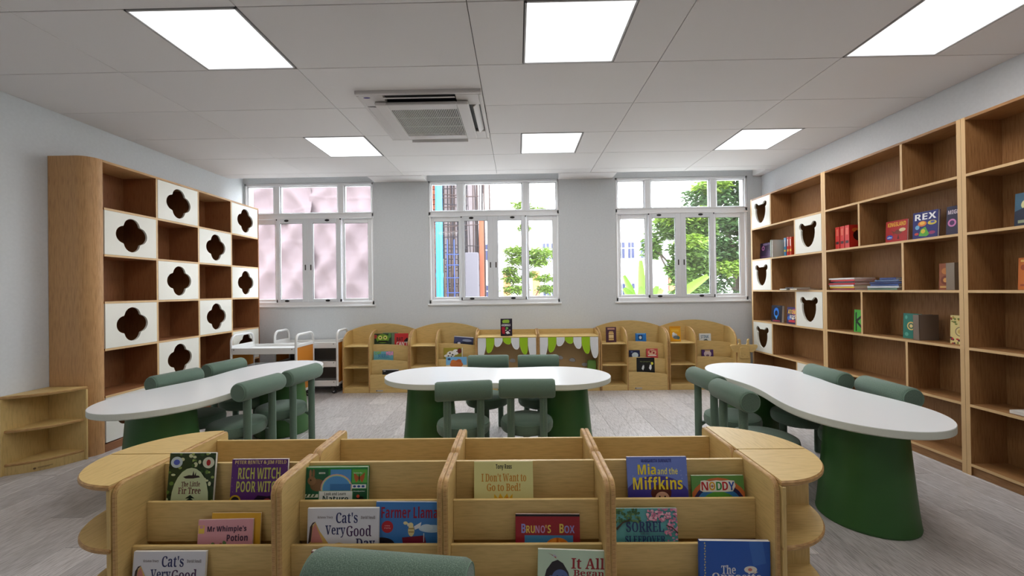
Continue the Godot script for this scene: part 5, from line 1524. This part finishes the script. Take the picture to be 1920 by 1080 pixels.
# ------------------------------------------------------------------ books in the right-hand bookcases
func build_shelf_books():
	var T := -PI / 2       # covers look towards the room (-x)
	var sy := [0.081, 0.483, 0.867, 1.256, 1.648, 2.046]
	# bear bookcase, second shelf from the top
	var y: float = sy[4]
	book("dark purple book face-out on the bear bookcase, far left of its shelf", P(3.15, y, 5.235), T, 0.25, 0.205, 0.02, c8(44, 34, 66), 0.25 / 30, [["e", 8, 8, 3.4, 3.4, c8(196, 120, 170)], ["e", 8, 8, 2, 2, c8(60, 40, 80)], ["p", [14, 18, 20, 10, 28, 16, 26, 22], c8(70, 50, 90)], ["r", 2, 20, 28, 22, c8(90, 60, 100)]], [["MIGHTY", 8, 1, 24, 4, c8(160, 140, 180)]], "", 0.05)
	book("lime and black book face-out beside three coloured spines", P(3.13, y, 5.00), T, 0.13, 0.198, 0.016, c8(66, 70, 40), 0.13 / 14, [["e", 7, 12, 4.5, 6, c8(176, 190, 70)], ["e", 7, 9, 2, 2, c8(230, 220, 120)], ["r", 2, 1, 12, 4, c8(206, 200, 130)]], [], "", 0.04)
	for k in 2:
		book(["grey-green book edge just behind the lime and black book", "pale grey book edge beside the blue spine"][k], P(3.09, y, 4.895 - k * 0.028), 0, 0.15, 0.20, 0.022, c8(150 + k * 30, 158 + k * 20, 140 + k * 30), 0.0, [], [], "")
	var spines := [[4.785, c8(80, 150, 196), "blue spine among the coloured books on the bear bookcase", 0.212], [4.735, c8(206, 44, 40), "red spine next to the blue one on the bear bookcase", 0.216], [4.69, c8(214, 72, 40), "orange-red spine nearest the upper bear door", 0.212]]
	for s in spines:
		var b := book(s[2], P(3.19, y, s[0]), 0, 0.15, s[3], 0.036, s[1], 0.0, [], [], "coloured spines on the bear bookcase")
		obj("spine_band", G.new().box(Vector3(-0.0755, 0.05, -0.033), Vector3(-0.075, 0.075, -0.003)), paint(c8(236, 200, 90)), b)
		obj("spine_print", G.new().box(Vector3(-0.0755, 0.11, -0.026), Vector3(-0.075, 0.19, -0.011)), paint(c8(240, 226, 216)), b)
	# behind the top bear door
	book("purple book glimpsed through the topmost bear cut-out", P(3.12, sy[5], 5.10), T, 0.16, 0.20, 0.02, c8(96, 80, 150), 0.01, [["e", 8, 9, 4, 5, c8(190, 170, 214)]], [], "", 0.05)
	# third shelf: thin books lying flat
	y = sy[3]
	for k in 4:
		var d: float = [4.66, 4.55, 4.46, 4.34][k]
		var b := book(["thin white book lying flat under the dark one, bear bookcase", "thin dark book lying flat on top of a white one, bear bookcase", "thin cream book lying flat, bear bookcase third shelf", "thin brown book lying flat beside the post, bear bookcase third shelf"][k],
			P(3.13, y + [0.0, 0.0145, 0.0, 0.0][k], d), 0, 0.19, 0.14, 0.014, [c8(222, 220, 212), c8(60, 56, 60), c8(226, 214, 190), c8(130, 104, 84)][k], 0, [], [], "thin books lying flat on the bear bookcase")
		b.basis = Basis(Vector3.UP, 0.1 * k - 0.1) * Basis(Vector3.RIGHT, -PI / 2)
		b.position += Vector3(0, 0.014, 0)
	y = sy[2]
	book("black book with a bright blue figure on the bear bookcase", P(3.13, y, 5.01), T, 0.20, 0.202, 0.03, c8(20, 22, 40), 0.2 / 21, [["e", 10, 9, 5, 6, c8(40, 120, 220)], ["e", 10, 10, 3, 3.6, c8(24, 30, 60)], ["p", [7, 13, 13, 13, 11, 18], c8(60, 150, 230)], ["r", 3, 18.6, 18, 20.5, c8(130, 50, 70)]], [], "", 0.05)
	book("dark blue book with slanted yellow lettering on the bear bookcase", P(3.13, y, 4.735), T, 0.165, 0.192, 0.016, c8(52, 40, 96), 0.165 / 19, [["e", 14, 6, 4, 4, c8(170, 60, 120)], ["e", 5, 15, 4, 3, c8(60, 110, 190)], ["r", 4, 17, 16, 20, c8(200, 60, 70)], ["e", 12, 15, 2.5, 1.4, c8(236, 226, 210)]], [["ATOM", 2, 3.5, 17, 9, c8(246, 206, 50)], ["BOYS", 6, 10.5, 17, 15, c8(240, 236, 226)]], "", 0.05)
	# open bookcase, second shelf
	y = sy[4]
	for k in 3:
		var b := book(["red spine farthest left in the set of three matching books", "red spine in the middle of the three matching books", "red spine nearest the divider in the set of three matching books"][k], P(3.20, y, 3.995 - k * 0.058), 0, 0.17, 0.216 + k * 0.001, 0.053, c8(214, 52, 44), 0, [], [], "three matching red books")
		obj("spine_print", G.new().box(Vector3(-0.0858, 0.05, -0.044), Vector3(-0.085, 0.075, -0.01)), paint(c8(70, 30, 34)), b)
		obj("spine_print", G.new().box(Vector3(-0.0858, 0.13, -0.04), Vector3(-0.085, 0.195, -0.014)), paint(c8(228, 110, 90)), b)
		if k == 2:
			var ill := G.new()
			for e in [[0.0, 0.12, 0.05, 0.05, c8(60, 26, 30)], [0.03, 0.06, 0.035, 0.03, c8(110, 34, 32)], [-0.03, 0.17, 0.03, 0.02, c8(240, 130, 60)]]:
				ill.col = e[4]
				ill.prism(arc(Vector2(e[0], e[1]), Vector2(e[2], e[3]), 0, 330, 11), 0, 0.0008)
			obj("illustration", ill, M.print, b)
	book("red picture book with yellow lettering and a flying dinosaur", P(3.15, y, 3.447), T, 0.195, 0.185, 0.012, c8(176, 34, 34), 0.195 / 40, [["e", 24, 20, 7, 4, c8(120, 60, 40)], ["e", 31, 17, 6, 3, c8(220, 200, 150)], ["p", [18, 20, 10, 16, 16, 24], c8(120, 60, 40)], ["e", 8, 28, 6, 4, c8(50, 80, 180)], ["p", [24, 24, 22, 32, 26, 32], c8(90, 40, 30)], ["r", 0, 36, 40, 38, c8(150, 28, 30)]], [["KINGSLAND", 4, 3, 37, 10, c8(236, 190, 60)], ["abc", 4, 26.5, 12, 29.5, c8(230, 234, 240)]], "", 0.05)
	book("deep blue space picture book with big white three-letter title", P(3.15, y, 3.208), T, 0.195, 0.215, 0.016, c8(28, 34, 110), 0.195 / 46, [["e", 18, 22, 8, 5, c8(220, 120, 50)], ["e", 18, 21, 5, 3, c8(240, 190, 80)], ["e", 36, 22, 8, 4, c8(210, 190, 70)], ["e", 37, 21, 4, 2, c8(80, 90, 170)], ["e", 9, 28, 4, 4, c8(110, 170, 210)], ["p", [12, 44, 16, 32, 24, 28, 28, 36, 32, 42, 26, 46], c8(90, 170, 60)], ["e", 20, 36, 4, 4, c8(220, 200, 60)], ["e", 36, 40, 6, 3, c8(150, 60, 110)], ["e", 8, 40, 4, 2.4, c8(200, 70, 60)]], [["REX", 4, 3.5, 43, 15, c8(240, 242, 246)]], "", 0.05)
	book("dark purple book with a pink swirl, half behind the thick post", P(3.15, y, 2.975), T, 0.15, 0.215, 0.02, c8(40, 32, 62), 0.15 / 26, [["e", 7, 21, 5, 5, c8(206, 120, 180)], ["e", 7, 21, 3, 3, c8(70, 40, 90)], ["p", [14, 36, 18, 26, 24, 30, 24, 38], c8(80, 60, 110)], ["e", 18, 12, 4, 2, c8(70, 56, 100)]], [["MIGHTY", 2, 5, 22, 10, c8(220, 206, 220)]], "", 0.05)
	# third shelf: two flat stacks, one standing pair
	y = sy[3]
	var c1 := [c8(150, 40, 44), c8(226, 190, 60), c8(230, 226, 220), c8(190, 44, 50), c8(60, 50, 60), c8(214, 60, 60), c8(232, 228, 224)]
	for k in 7:
		var b := book(["lowest book of the flat stack with red spines", "yellow-spined book, second from the bottom of the red stack", "white book low in the red stack", "red book in the middle of the red stack", "dark book above the middle of the red stack", "red book second from the top of the red stack", "white-edged book on top of the red stack"][k],
			P(3.175, y + 0.0162 * k + 0.016, 3.935 + 0.003 * ((k * 7) % 5 - 2)), 0, 0.20, 0.30 - 0.006 * (k % 3), 0.0158, c1[k], 0, [], [], "flat stack of picture books with red spines")
		b.basis = Basis(Vector3.UP, 0.02 * ((k * 5) % 4 - 1.5)) * Basis(Vector3.RIGHT, -PI / 2)
		b.position += Vector3(0, 0, 0.15)
	var c2 := [c8(110, 150, 130), c8(200, 206, 214), c8(60, 90, 160), c8(44, 60, 110), c8(90, 110, 150), c8(40, 60, 120)]
	for k in 6:
		var b := book(["grey-green book at the bottom of the bluish stack", "pale book second from the bottom of the bluish stack", "blue book in the middle of the bluish stack", "navy book above the middle of the bluish stack", "slate blue book second from the top of the bluish stack", "dark blue book on top of the bluish stack"][k],
			P(3.175, y + 0.0172 * k + 0.0165, 3.505 - 0.012 * k), 0, 0.20, [0.30, 0.29, 0.27, 0.28, 0.22, 0.16][k], 0.0165, c2[k], 0, [], [], "flat stack of bluish picture books")
		b.basis = Basis(Vector3.UP, 0.025 * ((k * 3) % 5 - 2)) * Basis(Vector3.RIGHT, -PI / 2)
		b.position += Vector3(0, 0, [0.15, 0.145, 0.135, 0.14, 0.11, 0.08][k])
	book("brown patterned book standing near the thick post, third shelf", P(3.14, y, 3.05), T, 0.095, 0.195, 0.03, c8(150, 84, 50), 0.095 / 20, [["e", 10, 12, 6, 5, c8(190, 120, 60)], ["e", 10, 26, 7, 7, c8(120, 60, 40)], ["e", 10, 26, 3.5, 3.5, c8(210, 150, 80)], ["r", 2, 35, 18, 38, c8(206, 160, 90)]], [], "", 0.03)
	book("grey-edged thick book beside the brown patterned one", P(3.19, y, 2.965), 0, 0.14, 0.195, 0.06, c8(136, 122, 106), 0, [], [], "")
	y = sy[2]
	book("bright green book with dark slanted letters beside the divider", P(3.14, y, 3.80), T, 0.155, 0.205, 0.02, c8(76, 178, 62), 0.155 / 22, [["p", [2, 4, 4, 3, 5, 28, 3, 28], c8(20, 44, 30)], ["p", [2, 14, 14, 5, 15, 7, 4, 17], c8(20, 44, 30)], ["p", [6, 15, 16, 24, 14, 26, 4, 17], c8(20, 44, 30)], ["p", [15, 8, 20, 8, 20, 10, 15, 10], c8(20, 44, 30)]], [], "", 0.04)
	book("teal book with a golden ring emblem on the open bookcase", P(3.13, y, 3.315), T, 0.125, 0.2, 0.03, c8(44, 124, 110), 0.125 / 24, [["e", 13, 19, 6.5, 6.5, c8(226, 196, 120)], ["e", 13, 19, 4.6, 4.6, c8(60, 110, 90)], ["e", 13, 19, 2.6, 2.6, c8(230, 206, 140)], ["e", 5, 6, 2, 3, c8(90, 170, 150)], ["e", 20, 8, 2, 4, c8(30, 80, 76)], ["e", 6, 32, 3, 3, c8(90, 170, 150)], ["e", 20, 33, 3, 2, c8(30, 80, 76)]], [], "", 0.03)
	book("thick grey-edged book right beside the teal one", P(3.17, y, 3.205), 0, 0.15, 0.195, 0.05, c8(124, 110, 98), 0, [], [], "")
	book("cream book with berries and a round emblem, half behind the post", P(3.14, y, 2.962), T, 0.125, 0.205, 0.02, c8(226, 208, 140), 0.125 / 24, [["e", 13, 22, 6.5, 6.5, c8(130, 110, 90)], ["e", 13, 22, 5.4, 5.4, c8(226, 208, 140)], ["e", 13, 22, 3, 3, c8(206, 170, 90)]] + dots(16, 1, 1, 23, 12, 1.5, [c8(170, 50, 44), c8(120, 130, 60), c8(206, 150, 50)], 12) + dots(16, 1, 30, 23, 39, 1.6, [c8(180, 50, 44), c8(120, 130, 60), c8(90, 50, 60)], 13), [], "", 0.03)
	# bookcase at the edge of the frame
	book("dark blue picture book with a steam train, at the picture's edge", P(3.14, sy[4], 2.51), T, 0.235, 0.212, 0.014, c8(60, 100, 124), 0.235 / 50, [["e", 16, 16, 9, 8, c8(210, 206, 150)], ["p", [0, 24, 10, 20, 24, 22, 50, 26, 50, 45, 0, 45], c8(28, 40, 60)], ["e", 24, 26, 7, 7, c8(20, 26, 36)], ["r", 20, 14, 24, 22, c8(20, 26, 36)], ["r", 4, 36, 46, 40, c8(150, 160, 130)]], [], "", 0.05)
	book("orange ornamented book at the picture's edge, below the train book", P(3.14, sy[3], 2.52), T, 0.19, 0.2, 0.03, c8(206, 112, 34), 0.19 / 44, [["e", 18, 24, 9, 9, c8(232, 160, 60)], ["e", 18, 24, 6, 6, c8(160, 74, 30)], ["r", 3, 3, 40, 6, c8(236, 180, 90)], ["r", 3, 38, 40, 41, c8(160, 74, 30)], ["e", 6, 14, 3, 4, c8(160, 74, 30)], ["e", 30, 14, 3, 4, c8(160, 74, 30)]], [], "", 0.04)
	var fb := book("white book lying flat on the second lowest shelf at the picture's edge", P(3.18, sy[1] + 0.022, 2.48), 0, 0.2, 0.28, 0.022, c8(226, 222, 214), 0, [], [], "")
	fb.basis = Basis(Vector3.RIGHT, -PI / 2)
	fb.position += Vector3(0, 0, 0.14)
